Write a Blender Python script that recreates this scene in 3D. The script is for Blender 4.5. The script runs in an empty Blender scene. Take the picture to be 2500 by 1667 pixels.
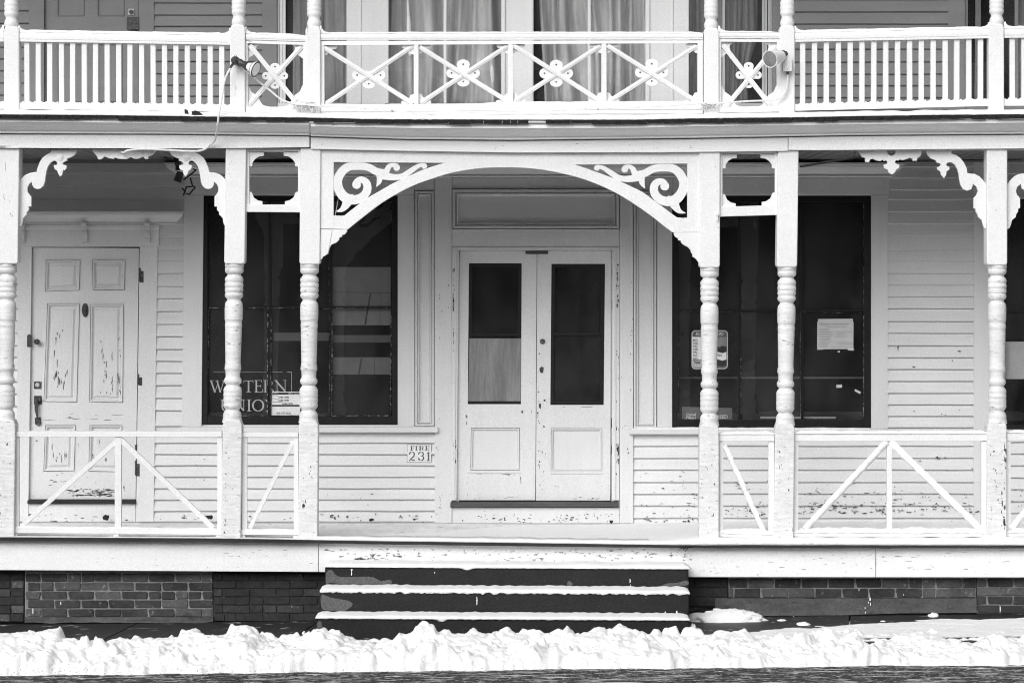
import bpy, bmesh, math, random
from mathutils import Vector, noise
random.seed(7)
R = math.radians
scene = bpy.context.scene
col = scene.collection

# ------------------------------------------------------------------ camera
F, DIST, HX, HY, EZ = 7015.0, 23.0, 1250.0, 724.0, 2.6      # focal length in photo pixels, distance, eye level
cam_d = bpy.data.cameras.new("camera")
cam = bpy.data.objects.new("camera", cam_d); col.objects.link(cam)
cam.location = (0, -DIST, EZ); cam.rotation_euler = (R(90), 0, 0)
cam_d.sensor_width = 36; cam_d.lens = F / 2500 * 36
cam_d.shift_y = -(833.5 - HY) / 2500
cam_d.clip_end = 500
scene.camera = cam

# ------------------------------------------------------------------ light
SUN_EL, SUN_AZ = R(33), R(-24)        # azimuth measured from the street side, towards the left
world = bpy.data.worlds.new("World"); scene.world = world; world.use_nodes = True
nt = world.node_tree; nt.nodes.clear()
sky = nt.nodes.new("ShaderNodeTexSky"); sky.sky_type = 'NISHITA'; sky.sun_disc = False
sky.sun_elevation = SUN_EL; sky.sun_rotation = R(180 + 24); sky.air_density = 1.0; sky.dust_density = 4.0
bw = nt.nodes.new("ShaderNodeRGBToBW"); bg = nt.nodes.new("ShaderNodeBackground"); wo = nt.nodes.new("ShaderNodeOutputWorld")
nt.links.new(sky.outputs[0], bw.inputs[0]); nt.links.new(bw.outputs[0], bg.inputs[0]); nt.links.new(bg.outputs[0], wo.inputs[0])
bg.inputs[1].default_value = 0.15
sd = bpy.data.lights.new("sun", 'SUN'); sd.energy = 1.5; sd.angle = R(44); sd.color = (1, 1, 1)
so = bpy.data.objects.new("sun", sd); col.objects.link(so); so.location = (-5, -10, 12)
sdir = Vector((math.sin(SUN_AZ) * math.cos(SUN_EL), -math.cos(SUN_AZ) * math.cos(SUN_EL), math.sin(SUN_EL)))
so.rotation_euler = sdir.to_track_quat('Z', 'Y').to_euler()
scene.view_settings.view_transform = 'Standard'; scene.view_settings.look = 'None'
scene.cycles.filter_width = 1.05
scene.view_settings.exposure = 0.06; scene.view_settings.gamma = 1.0

# ------------------------------------------------------------------ geometry helpers
def W(px, py, Y):
    s = F / (DIST + Y)
    return Vector(((px - HX) / s, Y, EZ - (py - HY) / s))
def yv(Y, px): return Y(px) if callable(Y) else Y
def lerp(a, b, t): return a + (b - a) * t
def pw(pts):
    def f(x):
        if x <= pts[0][0]: return pts[0][1]
        for (a, b), (c, d) in zip(pts, pts[1:]):
            if x <= c: return b + (d - b) * (x - a) / (c - a)
        return pts[-1][1]
    return f
def Z(x0, y0, k): return lambda pts: [(x0 + p[0] / k, y0 + p[1] / k) for p in pts]
def cr(pts, n=4, closed=True):
    out = []; N = len(pts)
    rng = range(N) if closed else range(N - 1)
    for i in rng:
        if closed: p = [pts[(i + j) % N] for j in (-1, 0, 1, 2)]
        else: p = [pts[min(max(i + j, 0), N - 1)] for j in (-1, 0, 1, 2)]
        for k in range(n):
            t = k / n
            out.append(tuple(0.5 * (2 * p[1][c] + (p[2][c] - p[0][c]) * t + (2 * p[0][c] - 5 * p[1][c] + 4 * p[2][c] - p[3][c]) * t * t
                       + (3 * p[1][c] - p[0][c] - 3 * p[2][c] + p[3][c]) * t ** 3) for c in range(len(p[1]))))
    if not closed: out.append(tuple(pts[-1]))
    return out
WLOC = {}
def finish(me, name, mats, parent, smooth=False, bevel=0, seg=2, sharp=35):
    if not isinstance(mats, (list, tuple)): mats = [mats]
    for m in mats: me.materials.append(m)
    co = [v.co for v in me.vertices]
    org = Vector(((min(c.x for c in co) + max(c.x for c in co)) / 2, (min(c.y for c in co) + max(c.y for c in co)) / 2, min(c.z for c in co)))
    for v in me.vertices: v.co -= org
    for p in me.polygons: p.use_smooth = smooth
    if smooth:
        try: me.set_sharp_from_angle(angle=R(sharp))
        except Exception: pass
    o = bpy.data.objects.new(name, me); col.objects.link(o)
    WLOC[o.name] = org.copy()
    if parent is not None:
        o.parent = parent; o.location = org - WLOC[parent.name]
    else: o.location = org
    if bevel:
        b = o.modifiers.new("bevel", 'BEVEL'); b.width = bevel; b.segments = seg; b.limit_method = 'ANGLE'; b.angle_limit = R(40)
        b.harden_normals = False
    return o
class MB:
    def __init__(s): s.v = []; s.f = []; s.mi = []; s.cur = 0
    def add(s, vs, fs):
        n = len(s.v); s.v += [tuple(v) for v in vs]
        for f in fs: s.f.append([n + i for i in f]); s.mi.append(s.cur)
    def prism3(s, front, back):
        n = len(front)
        s.add(list(front) + list(back), [list(range(n))[::-1], list(range(n, 2 * n))] + [[i, (i + 1) % n, n + (i + 1) % n, n + i] for i in range(n)])
    def prism(s, pts, Y, d):
        fr = [W(p[0], p[1], yv(Y, p[0])) for p in pts]
        s.prism3(fr, [v + Vector((0, d, 0)) for v in fr])
    def box(s, x0, y0, x1, y1, Y, d): s.prism([(x0, y1), (x1, y1), (x1, y0), (x0, y0)], Y, d)
    def quad(s, q, Y, d): s.prism(q, Y, d)
    def bar(s, a, b, w, Y, d, w2=None):
        dx, dy = b[0] - a[0], b[1] - a[1]; L = math.hypot(dx, dy); nx, ny = -dy / L, dx / L
        w2 = w if w2 is None else w2
        s.prism([(a[0] + nx * w / 2, a[1] + ny * w / 2), (b[0] + nx * w2 / 2, b[1] + ny * w2 / 2), (b[0] - nx * w2 / 2, b[1] - ny * w2 / 2), (a[0] - nx * w / 2, a[1] - ny * w / 2)], Y, d)
    def strip(s, pts, ws, Y, d, n=5, cap=True):
        P = cr([(p[0], p[1], w) for p, w in zip(pts, ws)], n, False)
        L, Rr = [], []
        for i, p in enumerate(P):
            a = P[max(i - 1, 0)]; b = P[min(i + 1, len(P) - 1)]
            dx, dy = b[0] - a[0], b[1] - a[1]; l = math.hypot(dx, dy) or 1; w = max(p[2], .1) / 2
            L.append((p[0] - dy / l * w, p[1] + dx / l * w)); Rr.append((p[0] + dy / l * w, p[1] - dx / l * w))
        vs = []
        for a, b in zip(L, Rr):
            A = W(a[0], a[1], Y); B = W(b[0], b[1], Y); D = Vector((0, d, 0)); vs += [A, B, B + D, A + D]
        fs = []
        for i in range(len(L) - 1):
            o = 4 * i
            for k in range(4): fs.append([o + k, o + 4 + k, o + 4 + (k + 1) % 4, o + (k + 1) % 4])
        fs += [[3, 2, 1, 0]] ; o = 4 * (len(L) - 1); fs += [[o, o + 1, o + 2, o + 3]]
        s.add(vs, fs)
    def disc(s, cx, cy, r, Y, d, n=20, ry=None):
        ry = ry or r
        s.prism([(cx + r * math.cos(2 * math.pi * i / n), cy + ry * math.sin(2 * math.pi * i / n)) for i in range(n)], Y, d)
    def lathe(s, prof, Y, n=24):          # prof: (cx, y, r) in photo pixels on the plane Y
        vs = []; k = (DIST + Y) / F
        for cx, y, r in prof:
            c = W(cx, y, Y)
            vs += [c + Vector((math.cos(2 * math.pi * i / n) * r * k, math.sin(2 * math.pi * i / n) * r * k, 0)) for i in range(n)]
        fs = [[a * n + i, a * n + (i + 1) % n, (a + 1) * n + (i + 1) % n, (a + 1) * n + i][::-1] for a in range(len(prof) - 1) for i in range(n)]
        fs += [list(range(n)), [(len(prof) - 1) * n + i for i in range(n)][::-1]]
        s.add(vs, fs)
    def rev(s, p0, p1, prof, n=20):       # revolve (t, r) about the axis p0 -> p1 (world)
        p0, p1 = Vector(p0), Vector(p1); ax = (p1 - p0); q = ax.to_track_quat('Z', 'Y'); u = q @ Vector((1, 0, 0)); w = q @ Vector((0, 1, 0))
        vs = []
        for t, r in prof:
            c = p0 + ax * t
            vs += [c + (u * math.cos(2 * math.pi * i / n) + w * math.sin(2 * math.pi * i / n)) * r for i in range(n)]
        fs = [[a * n + i, a * n + (i + 1) % n, (a + 1) * n + (i + 1) % n, (a + 1) * n + i] for a in range(len(prof) - 1) for i in range(n)]
        fs += [list(range(n))[::-1], [(len(prof) - 1) * n + i for i in range(n)]]
        s.add(vs, fs)
    def tube(s, pts, r, n=8):             # world points
        pts = [Vector(p) for p in pts]; vs = []
        for i, p in enumerate(pts):
            t = (pts[min(i + 1, len(pts) - 1)] - pts[max(i - 1, 0)]).normalized()
            u = t.cross(Vector((0, 1, 0.01))).normalized(); w = t.cross(u)
            vs += [p + (u * math.cos(2 * math.pi * k / n) + w * math.sin(2 * math.pi * k / n)) * r for k in range(n)]
        fs = [[a * n + i, a * n + (i + 1) % n, (a + 1) * n + (i + 1) % n, (a + 1) * n + i] for a in range(len(pts) - 1) for i in range(n)]
        fs += [list(range(n))[::-1], [(len(pts) - 1) * n + i for i in range(n)]]
        s.add(vs, fs)
    def nest(s, q, prof, Y):              # q: corners tl,tr,br,bl ; prof: (inset px, depth offset) ; last ring is filled
        sg = [(1, 1), (-1, 1), (-1, -1), (1, -1)]
        rings = [[W(p[0] + g[0] * i, p[1] + g[1] * i, Y + d) for p, g in zip(q, sg)] for i, d in prof]
        vs = [v for r in rings for v in r]; fs = []
        for a in range(len(rings) - 1):
            for k in range(4): fs.append([a * 4 + k, (a + 1) * 4 + k, (a + 1) * 4 + (k + 1) % 4, a * 4 + (k + 1) % 4])
        o = 4 * (len(rings) - 1); fs.append([o + 3, o + 2, o + 1, o])
        s.add(vs, fs)
    def molding(s, xs, prof):             # prof: list of (yfun, Y); swept along the list of x stations
        vs = []; m = len(prof)
        for x in xs: vs += [W(x, yf(x), Y) for yf, Y in prof]
        fs = [[a * m + i, a * m + (i + 1) % m, (a + 1) * m + (i + 1) % m, (a + 1) * m + i] for a in range(len(xs) - 1) for i in range(m)]
        fs += [list(range(m))[::-1], [(len(xs) - 1) * m + i for i in range(m)]]
        s.add(vs, fs)
    def snow(s, pts, wd, h, rough=.35, seed=0, step=.03, droop=0.0, taper=True, scale=9):   # snow ridge lying along world points
        P = []
        for a, b in zip(pts, pts[1:]):
            a, b = Vector(a), Vector(b); n = max(1, int((b - a).length / step)); P += [a.lerp(b, i / n) for i in range(n)]
        P.append(Vector(pts[-1])); m = 9; vs = []
        for i, p in enumerate(P):
            t = (P[min(i + 1, len(P) - 1)] - P[max(i - 1, 0)]).normalized(); u = Vector((-t.y, t.x, 0)).normalized()
            if abs(t.z) > .95: u = Vector((0, 1, 0))
            if u.y < 0: u = -u
            e = min(i, len(P) - 1 - i) / 2.0 if taper else 1; e = min(1, .25 + e * .5)
            for k in range(m):
                a = math.pi * k / (m - 1)
                q = p * scale + Vector((seed * 7.1, k * .6, 0))
                nn = 1 + rough * noise.noise(q) + rough * .5 * noise.noise(q * 3.1)
                hh = (math.sin(a) ** .6) * h * nn * e
                off = u * (-math.cos(a)) * wd / 2 * (1 + .18 * noise.noise(q * 1.7 + Vector((5, 5, 5))))
                dz = -droop * max(0, 1 + 1.6 * noise.noise(q * 1.3 + Vector((9, 1, 2)))) if k == 0 else 0
                vs.append(p + off + Vector((0, 0, hh + dz)))
        fs = [[a * m + i, a * m + i + 1, (a + 1) * m + i + 1, (a + 1) * m + i] for a in range(len(P) - 1) for i in range(m - 1)]
        fs += [[a * m, (a + 1) * m, (a + 1) * m + m - 1, a * m + m - 1] for a in range(len(P) - 1)]
        fs += [list(range(m)), [(len(P) - 1) * m + i for i in range(m)][::-1]]
        s.add(vs, fs)
    def build(s, name, mats, parent=None, smooth=False, bevel=0, seg=2, fix=True, sharp=35):
        me = bpy.data.meshes.new(name); me.from_pydata(s.v, [], s.f)
        for p, m in zip(me.polygons, s.mi): p.material_index = m
        if fix:
            bm = bmesh.new(); bm.from_mesh(me); bmesh.ops.recalc_face_normals(bm, faces=bm.faces); bm.to_mesh(me); bm.free()
        return finish(me, name, mats, parent, smooth, bevel, seg, sharp)
def curve_mesh(loops, d, bev=0.0):
    cu = bpy.data.curves.new("plate", 'CURVE'); cu.dimensions = '2D'; cu.fill_mode = 'BOTH'
    cu.extrude = d / 2 - bev
    if bev: cu.bevel_depth = bev; cu.bevel_resolution = 1; cu.offset = -bev
    for lp in loops:
        sp = cu.splines.new('POLY'); sp.points.add(len(lp) - 1)
        for p, (x, z) in zip(sp.points, lp): p.co = (x, z, 0, 1)
        sp.use_cyclic_u = True
    ob = bpy.data.objects.new("plate", cu); me = bpy.data.meshes.new_from_object(ob)
    bpy.data.objects.remove(ob); bpy.data.curves.remove(cu); me.materials.clear()
    return me
def plate(name, loops, Y, d, mat, parent=None, bev=0.0):   # flat sawn board: pixel outline, further loops are holes
    lw = [[(W(x, y, Y).x, W(x, y, Y).z) for x, y in lp] for lp in loops]
    me = curve_mesh(lw, d, bev)
    for v in me.vertices: v.co = Vector((v.co.x, Y + d / 2 - v.co.z, v.co.y))
    return finish(me, name, mat, parent)
def text(name, s, x0, yb, hpx, Y, mat, parent, wpx=None, d=.0006, bold=0.0, shear=0, align='LEFT'):
    cu = bpy.data.curves.new("t", 'FONT'); cu.body = s; cu.extrude = d / 2; cu.offset = bold; cu.shear = shear; cu.resolution_u = 2
    ob = bpy.data.objects.new("t", cu); me = bpy.data.meshes.new_from_object(ob); bpy.data.objects.remove(ob); bpy.data.curves.remove(cu); me.materials.clear()
    xs = [v.co.x for v in me.vertices]; ys = [v.co.y for v in me.vertices]
    mx, my, Mx, My = min(xs), min(ys), max(xs), max(ys); k = (DIST + Y) / F
    sy = hpx * k / (My - my); sx = (wpx * k / (Mx - mx)) if wpx else sy
    o = W(x0, yb, Y)
    for v in me.vertices: v.co = Vector((o.x + (v.co.x - mx) * sx, Y - v.co.z, o.z + (v.co.y - my) * sy))
    return finish(me, name, mat, parent)
def empty(name, loc, label, cat, group=None):
    o = bpy.data.objects.new(name, None); col.objects.link(o); o.location = loc; o.empty_display_size = .2
    WLOC[o.name] = Vector(loc); o['label'] = label; o['category'] = cat
    if group: o['group'] = group
    return o
def tag(o, label=None, cat=None, group=None, kind=None):
    for k, v in (('label', label), ('category', cat), ('group', group), ('kind', kind)):
        if v: o[k] = v
    return o

# ------------------------------------------------------------------ materials (all greys: the photograph is black and white)
def node(nt, t, **kw):
    n = nt.nodes.new(t)
    for k, v in kw.items(): setattr(n, k, v)
    return n
def noise_n(nt, pos, scale, detail=4, stretch=(1, 1, 1), rough=.6, off=0):
    mp = node(nt, "ShaderNodeMapping"); mp.inputs['Scale'].default_value = stretch; mp.inputs['Location'].default_value = (off, off * .7, off * 1.3)
    nt.links.new(pos, mp.inputs['Vector'])
    n = node(nt, "ShaderNodeTexNoise"); n.inputs['Scale'].default_value = scale; n.inputs['Detail'].default_value = detail; n.inputs['Roughness'].default_value = rough
    nt.links.new(mp.outputs[0], n.inputs['Vector']); return n.outputs['Fac']
def ramp(nt, src, a, b, va=0.0, vb=1.0):
    m = node(nt, "ShaderNodeMapRange"); m.clamp = True
    for i, v in zip((1, 2, 3, 4), (a, b, va, vb)): m.inputs[i].default_value = v
    nt.links.new(src, m.inputs[0]); return m.outputs[0]
def math_n(nt, op, a, b):
    m = node(nt, "ShaderNodeMath", operation=op)
    for i, v in enumerate((a, b)):
        if isinstance(v, (int, float)): m.inputs[i].default_value = v
        else: nt.links.new(v, m.inputs[i])
    return m.outputs[0]
def mixf(nt, f, a, b):
    m = node(nt, "ShaderNodeMix"); m.data_type = 'FLOAT'
    for i, v in ((0, f), (2, a), (3, b)):
        if isinstance(v, (int, float)): m.inputs[i].default_value = v
        else: nt.links.new(v, m.inputs[i])
    return m.outputs[0]
def material(name, base, rough=.6, layers=(), chips=(), bump=(), spec=.3, speck=0.0):
    """layers: (scale, stretch, amount) broad tone changes; chips: (lo, hi, scale, stretch, tone, zlo, zhi, off); bump: (scale, stretch, strength)"""
    m = bpy.data.materials.new(name); m.use_nodes = True; nt = m.node_tree
    b = nt.nodes['Principled BSDF']; b.inputs['Roughness'].default_value = rough; b.inputs['Specular IOR Level'].default_value = spec
    geo = node(nt, "ShaderNodeNewGeometry"); pos = geo.outputs['Position']
    c = base; val = node(nt, "ShaderNodeValue"); val.outputs[0].default_value = base; c = val.outputs[0]
    for i, (sc, st, am) in enumerate(layers):
        n = noise_n(nt, pos, sc, 5, st, .6, i * 3.1)
        c = math_n(nt, 'MULTIPLY', c, ramp(nt, n, .25, .75, 1 - am, 1 + am))
    speck = max(speck * 1.9, .11)
    if speck:
        n = noise_n(nt, pos, 95, 3, (1, 1, 1), .75, 1.7)
        c = math_n(nt, 'MULTIPLY', c, ramp(nt, n, .3, .7, 1 - speck, 1 + speck))
    sep = None
    for (lo, hi, sc, st, tone, zlo, zhi, off) in chips:
        n = noise_n(nt, pos, sc, 6, st, .65, off)
        if zlo is not None:
            if sep is None: sep = node(nt, "ShaderNodeSeparateXYZ"); nt.links.new(pos, sep.inputs[0])
            n = math_n(nt, 'ADD', n, ramp(nt, sep.outputs[2], zlo, zhi, 0.0, -.25))
        c = mixf(nt, ramp(nt, n, lo, hi), c, tone)
    cc = node(nt, "ShaderNodeCombineColor")
    for i in range(3): nt.links.new(c, cc.inputs[i])
    nt.links.new(cc.outputs[0], b.inputs['Base Color'])
    h = None
    for i, (sc, st, am) in enumerate(bump):
        n = math_n(nt, 'MULTIPLY', noise_n(nt, pos, sc, 4, st, .6, 11 + i), am)
        h = n if h is None else math_n(nt, 'ADD', h, n)
    if h is not None:
        bp = node(nt, "ShaderNodeBump"); bp.inputs['Strength'].default_value = 1; bp.inputs['Distance'].default_value = 1.0
        nt.links.new(h, bp.inputs['Height']); nt.links.new(bp.outputs[0], b.inputs['Normal'])
    return m
HS, VS = (.12, 1, 1), (1, 1, .12)
M = {}
M['trim'] = material('white_trim_paint', .76, .55, [(1.2, (1, 1, 1), .05), (14, (1, 1, 1), .03)], [(.70, .73, 16, VS, .30, None, None, 3)], [(60, VS, .0012), (6, (1, 1, 1), .003)], speck=.05)
M['trimh'] = material('white_board_paint', .84, .55, [(.8, (.3, 1, 1), .05), (12, HS, .04)], [(.69, .72, 13, HS, .28, None, None, 8)], [(50, HS, .0012), (5, (1, 1, 1), .003)], speck=.05)
M['worn'] = material('worn_post_paint', .70, .6, [(2, (1, 1, 1), .08), (34, (.25, .25, 1.4), .16)], [(.62, .66, 26, (.5, .5, 1.6), .32, None, None, 5), (.70, .72, 9, (1, 1, .4), .10, None, None, 9)], [(45, (.4, .4, 2), .002)], speck=.06)
M['siding'] = material('siding_paint', .64, .6, [(.7, (1, 1, 1), .06), (9, (.15, 1, 1), .05)],
    [(.690, .705, 34, (.40, 1, 1.2), .06, .75, 2.3, 2), (.665, .68, 38, (.35, 1, 1.1), .05, .68, 1.15, 6), (.70, .715, 22, (.2, 1, 1.8), .05, .68, 1.7, 16)], [(40, (.06, 1, 1), .0015)], speck=.06)
M['frame'] = material('doorway_paint', .64, .55, [(.9, (1, 1, 1), .05), (10, VS, .04)], [(.70, .715, 40, (1, 1, .3), .08, .7, 2.6, 4), (.67, .685, 40, (1, 1, .6), .10, .68, 1.1, 9), (.725, .735, 60, (1, 1, 1), .08, None, None, 19)], [(40, VS, .0013)], speck=.06)
M['door'] = material('cracked_door_paint', .64, .55, [(1.2, (1, 1, 1), .05)], [(.660, .675, 60, (1.0, 1, .12), .06, .75, 3.4, 1), (.66, .675, 40, (.3, 1, 1.3), .14, .80, 1.2, 3), (.70, .71, 45, (.15, 1, 1.2), .2, .80, 2.0, 13)], [(50, VS, .002)], speck=.06)
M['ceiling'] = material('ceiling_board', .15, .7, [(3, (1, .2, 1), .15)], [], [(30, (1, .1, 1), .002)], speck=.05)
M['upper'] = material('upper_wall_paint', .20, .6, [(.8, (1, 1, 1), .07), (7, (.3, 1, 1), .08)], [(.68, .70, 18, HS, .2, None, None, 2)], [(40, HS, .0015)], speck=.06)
M['black'] = material('black_sash_paint', .012, .45, [(20, (1, 1, 1), .4)], [], [(60, (1, 1, 1), .001)], spec=.2)
M['putty'] = material('scraped_putty', .34, .8, [(60, (1, 1, 1), .8)], [(.42, .5, 45, (1, 1, 1), .02, None, None, 4)], [], spec=.1)
M['dark'] = material('dark_interior', .018, .9, [], [], [], spec=.05)
M['metal'] = material('rusty_iron', .03, .45, [(40, (1, 1, 1), .5)], [(.6, .65, 60, (1, 1, 1), .25, None, None, 3)], [(80, (1, 1, 1), .001)], spec=.5)
M['brass'] = material('worn_bright_metal', .45, .35, [(50, (1, 1, 1), .4)], [(.58, .62, 70, (1, 1, 1), .05, None, None, 3)], [], spec=.6)
M['brick'] = material('dark_brick', .05, .85, [(2.5, (1, 1, 1), .5), (30, (1, 1, 1), .3)], [(.64, .68, 28, (1, 1, 1), .18, None, None, 5)], [(70, (1, 1, 1), .004)], spec=.15)
M['brick2'] = material('mid_brick', .09, .85, [(3, (1, 1, 1), .45), (34, (1, 1, 1), .3)], [(.62, .66, 22, (1, 1, 1), .24, None, None, 7)], [(70, (1, 1, 1), .004)], spec=.15)
M['brick3'] = material('painted_dark_brick', .034, .8, [(3, (1, 1, 1), .25), (25, (1, 1, 1), .3)], [], [(50, (1, 1, 1), .005)], spec=.15)
M['mortar'] = material('mortar', .24, .9, [(4, (1, 1, 1), .35), (50, (1, 1, 1), .3)], [], [(60, (1, 1, 1), .005)], spec=.1)
M['mortard'] = material('dark_mortar', .042, .9, [(4, (1, 1, 1), .3), (50, (1, 1, 1), .3)], [], [(60, (1, 1, 1), .005)], spec=.1)
M['parging'] = material('rough_parging', .10, .9, [(2.2, (1, 1, 1), .35), (40, (1, 1, 1), .25)], [(.6, .65, 12, (.5, 1, 1), .06, None, None, 5)], [(45, (1, 1, 1), .006)], spec=.1)
M['concrete'] = material('dark_wet_concrete', .018, .75, [(3, (1, 1, 1), .25), (90, (1, 1, 1), .6)], [(.68, .70, 50, (1, 1, 1), .12, None, None, 7)], [(150, (1, 1, 1), .003), (12, (1, 1, 1), .006)], spec=.25)
M['patch'] = material('dry_concrete_patch', .11, .85, [(60, (1, 1, 1), .35)], [], [(150, (1, 1, 1), .003)], spec=.1)
M['snow'] = material('snow', .90, .7, [(6, (1, 1, 1), .03)], [], [(35, (1, 1, 1), .01), (120, (1, 1, 1), .003)], spec=.2)
M['bank'] = material('ploughed_snow', .87, .75, [(5, (1, 1, 1), .05)], [(.56, .64, 14, (1, 1, 1), .62, -.10, .12, 4), (.60, .62, 60, (1, 1, 1), .30, -.11, .02, 14), (.73, .75, 30, (1, 1, 1), .12, None, None, 1)], [(30, (1, 1, 1), .010), (90, (1, 1, 1), .004)], spec=.15)
M['deckedge'] = material('dark_deck_edge', .03, .8, [(10, (.2, 1, 1), .5)], [], [(40, (.2, 1, 1), .004)])  # near-black tone for the deck's front edge and the side door sill
M['sillw'] = material('worn_threshold', .07, .8, [(10, (.3, 1, 1), .4)])
M['deck'] = material('snow_dusted_deck', .80, .8, [(3, (.3, 1, 1), .12), (14, (1, .15, 1), .15)], [(.62, .68, 9, (1, .6, 1), .28, None, None, 6)], [(30, (1, 1, 1), .003)])
M['shingle'] = material('asphalt_shingle', .02, .9, [(40, (1, 1, 1), .6)], [], [(90, (1, 1, 1), .004)], spec=.2)
M['cloth'] = material('curtain_cloth', .70, .9, [(5, (2.2, 1, .35), .30)], [], [(8, (1.5, 1, .4), .02)], spec=.05)  # upright streaks put fold shading into the cloth colour
M['clothd'] = material('grey_curtain_cloth', .34, .9, [(6, (2.4, 1, .3), .35)], [], [(8, (1.5, 1, .4), .02)], spec=.05)  # tone streaks paint in light and dark of the folds
M['paper'] = material('paper', .55, .8, [(20, (1, 1, 1), .06)], [], [], speck=.06)
M['paperw'] = material('white_card', .72, .6, [(10, (1, 1, 1), .05)], [], [], speck=.05)
M['ink'] = material('ink', .03, .7)
M['inkg'] = material('faded_pencil', .16, .8)
M['stencil'] = material('stencil_paint', .09, .7, [(80, (1, 1, 1), .5)])
M['gold'] = material('sign_lettering', .50, .6, [(60, (1, 1, 1), .25)])
M['ply'] = material('plywood', .20, .8, [(12, (1, 1, .12), .35), (50, (1, 1, .1), .2)], [], [(50, VS, .001)])
M['reflection_dim'] = material('dim_reflection', .13, .8, [(8, (1, 1, 1), .2)])
M['reflection_mid'] = material('mid_reflection', .19, .8, [(8, (1, 1, 1), .2)])
M['blind'] = material('grey_reflection', .26, .8, [(8, (1, 1, 1), .12)])  # greys for boards that imitate the street mirrored in the glass
M['signg'] = material('faded_sign_card', .10, .7, [(12, (1, 1, 1), .2)])
M['cable'] = material('painted_cable', .72, .5, [(20, (1, 1, 1), .1)], [(.62, .66, 30, (1, 1, 1), .2, None, None, 2)])
M['rope'] = material('frayed_tape', .70, .9, [(60, (1, 1, 1), .3)])
M['leaf'] = material('dead_leaf', .02, .8, [(60, (1, 1, 1), .5)])
M['side'] = material('wet_sidewalk', .028, .5, [(1.5, (.4, 1, 1), .35), (50, (1, 1, 1), .3)], [(.63, .66, 14, (.5, 1, 1), .5, None, None, 2)], [(80, (1, 1, 1), .003)], spec=.35)
M['oppd'] = material('dark_facade', .07, .8, [(1, (1, 1, 1), .3)])
M['oppl'] = material('pale_facade', .42, .8, [(2, (1, 1, 1), .1)])
def road_mat():
    m = material('slushy_asphalt', .05, .95, [(60, (1, 1, 1), .5), (6, (.5, 1, 1), .3)], [(.52, .64, 10, (.5, 1.7, 1), .10, None, None, 3), (.585, .62, 22, (.5, 1.5, 1), .45, None, None, 6), (.60, .63, 34, (.5, 1.2, 1), .85, None, None, 9), (.585, .61, 14, (.22, 2.2, 1), .9, None, None, 19)], [(60, (1, 1, 1), .006), (20, (.5, 1, 1), .016)], spec=.04)
    return m
M['road'] = road_mat()
def glass_mat():
    m = bpy.data.materials.new('window_glass'); m.use_nodes = True; nt = m.node_tree; nt.nodes.clear()
    t = node(nt, "ShaderNodeBsdfTransparent"); g = node(nt, "ShaderNodeBsdfGlossy"); g.inputs['Roughness'].default_value = .02
    t.inputs[0].default_value = (.88, .88, .88, 1)
    fr = node(nt, "ShaderNodeFresnel"); fr.inputs[0].default_value = 1.45
    geo = node(nt, "ShaderNodeNewGeometry"); bp = node(nt, "ShaderNodeBump"); bp.inputs['Distance'].default_value = 1
    nt.links.new(math_n(nt, 'MULTIPLY', noise_n(nt, geo.outputs['Position'], 2, 1), .0004), bp.inputs['Height'])
    nt.links.new(bp.outputs[0], g.inputs['Normal'])
    d = node(nt, "ShaderNodeBsdfDiffuse"); d.inputs[0].default_value = (.5, .5, .5, 1)
    mx = node(nt, "ShaderNodeMixShader"); mx2 = node(nt, "ShaderNodeMixShader"); o = node(nt, "ShaderNodeOutputMaterial")
    nt.links.new(ramp(nt, noise_n(nt, geo.outputs['Position'], 3, 5, (1, 1, .5)), .3, .75, .008, .06), mx2.inputs[0])
    fb_ = math_n(nt, 'MULTIPLY', fr.outputs[0], math_n(nt, 'SUBTRACT', 1.0, geo.outputs['Backfacing'])); nt.links.new(math_n(nt, 'MULTIPLY', fb_, 1.8), mx.inputs[0]); nt.links.new(t.outputs[0], mx.inputs[1]); nt.links.new(g.outputs[0], mx.inputs[2])
    nt.links.new(mx.outputs[0], mx2.inputs[1]); nt.links.new(d.outputs[0], mx2.inputs[2]); nt.links.new(mx2.outputs[0], o.inputs[0])
    return m
M['glass'] = glass_mat()

# ------------------------------------------------------------------ ground
def gz(x, y): return 0.022 + 0.0105 * x + 0.012 * (y + 0.0)
def sheet(name, x0, x1, y0, y1, nx, ny, zf, mat):
    vs = [(x0 + (x1 - x0) * i / nx, y0 + (y1 - y0) * j / ny, zf(x0 + (x1 - x0) * i / nx, y0 + (y1 - y0) * j / ny)) for j in range(ny + 1) for i in range(nx + 1)]
    fs = [(j * (nx + 1) + i, j * (nx + 1) + i + 1, (j + 1) * (nx + 1) + i + 1, (j + 1) * (nx + 1) + i) for j in range(ny) for i in range(nx)]
    me = bpy.data.meshes.new(name); me.from_pydata(vs, [], fs); return finish(me, name, mat, None, smooth=True)
def road_z(x, y): return -.11 + .0105 * max(-7, min(7, x)) + .008 * noise.noise(Vector((x * .7, y * 3, 0)))
tag(sheet('ground', -150, 150, -150, 150, 20, 20, lambda x, y: -.35, M['road']), kind='structure')
o = tag(sheet('road', -60, 60, -60, -1.60, 240, 160, road_z, M['road']), kind='structure')
sw = MB()                                    # pavement slabs, joints run away from the house
xs = [-40, -20, -9, -6.55, -5.35, -4.15, -2.95, -1.5, -.05, 1.35, 2.75, 4.22, 5.6, 7, 9, 20, 40]
for a, b in zip(xs, xs[1:]):
    a += .006; b -= .006; sk = .25
    f = [Vector((a - sk, -1.62, gz(a, -1.62))), Vector((b - sk, -1.62, gz(b, -1.62))), Vector((b, .35, gz(b, .35))), Vector((a, .35, gz(a, .35)))]
    sw.prism3([v - Vector((0, 0, .22)) for v in f], f)
tag(sw.build('sidewalk', M['side'], bevel=.004), kind='structure')

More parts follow.
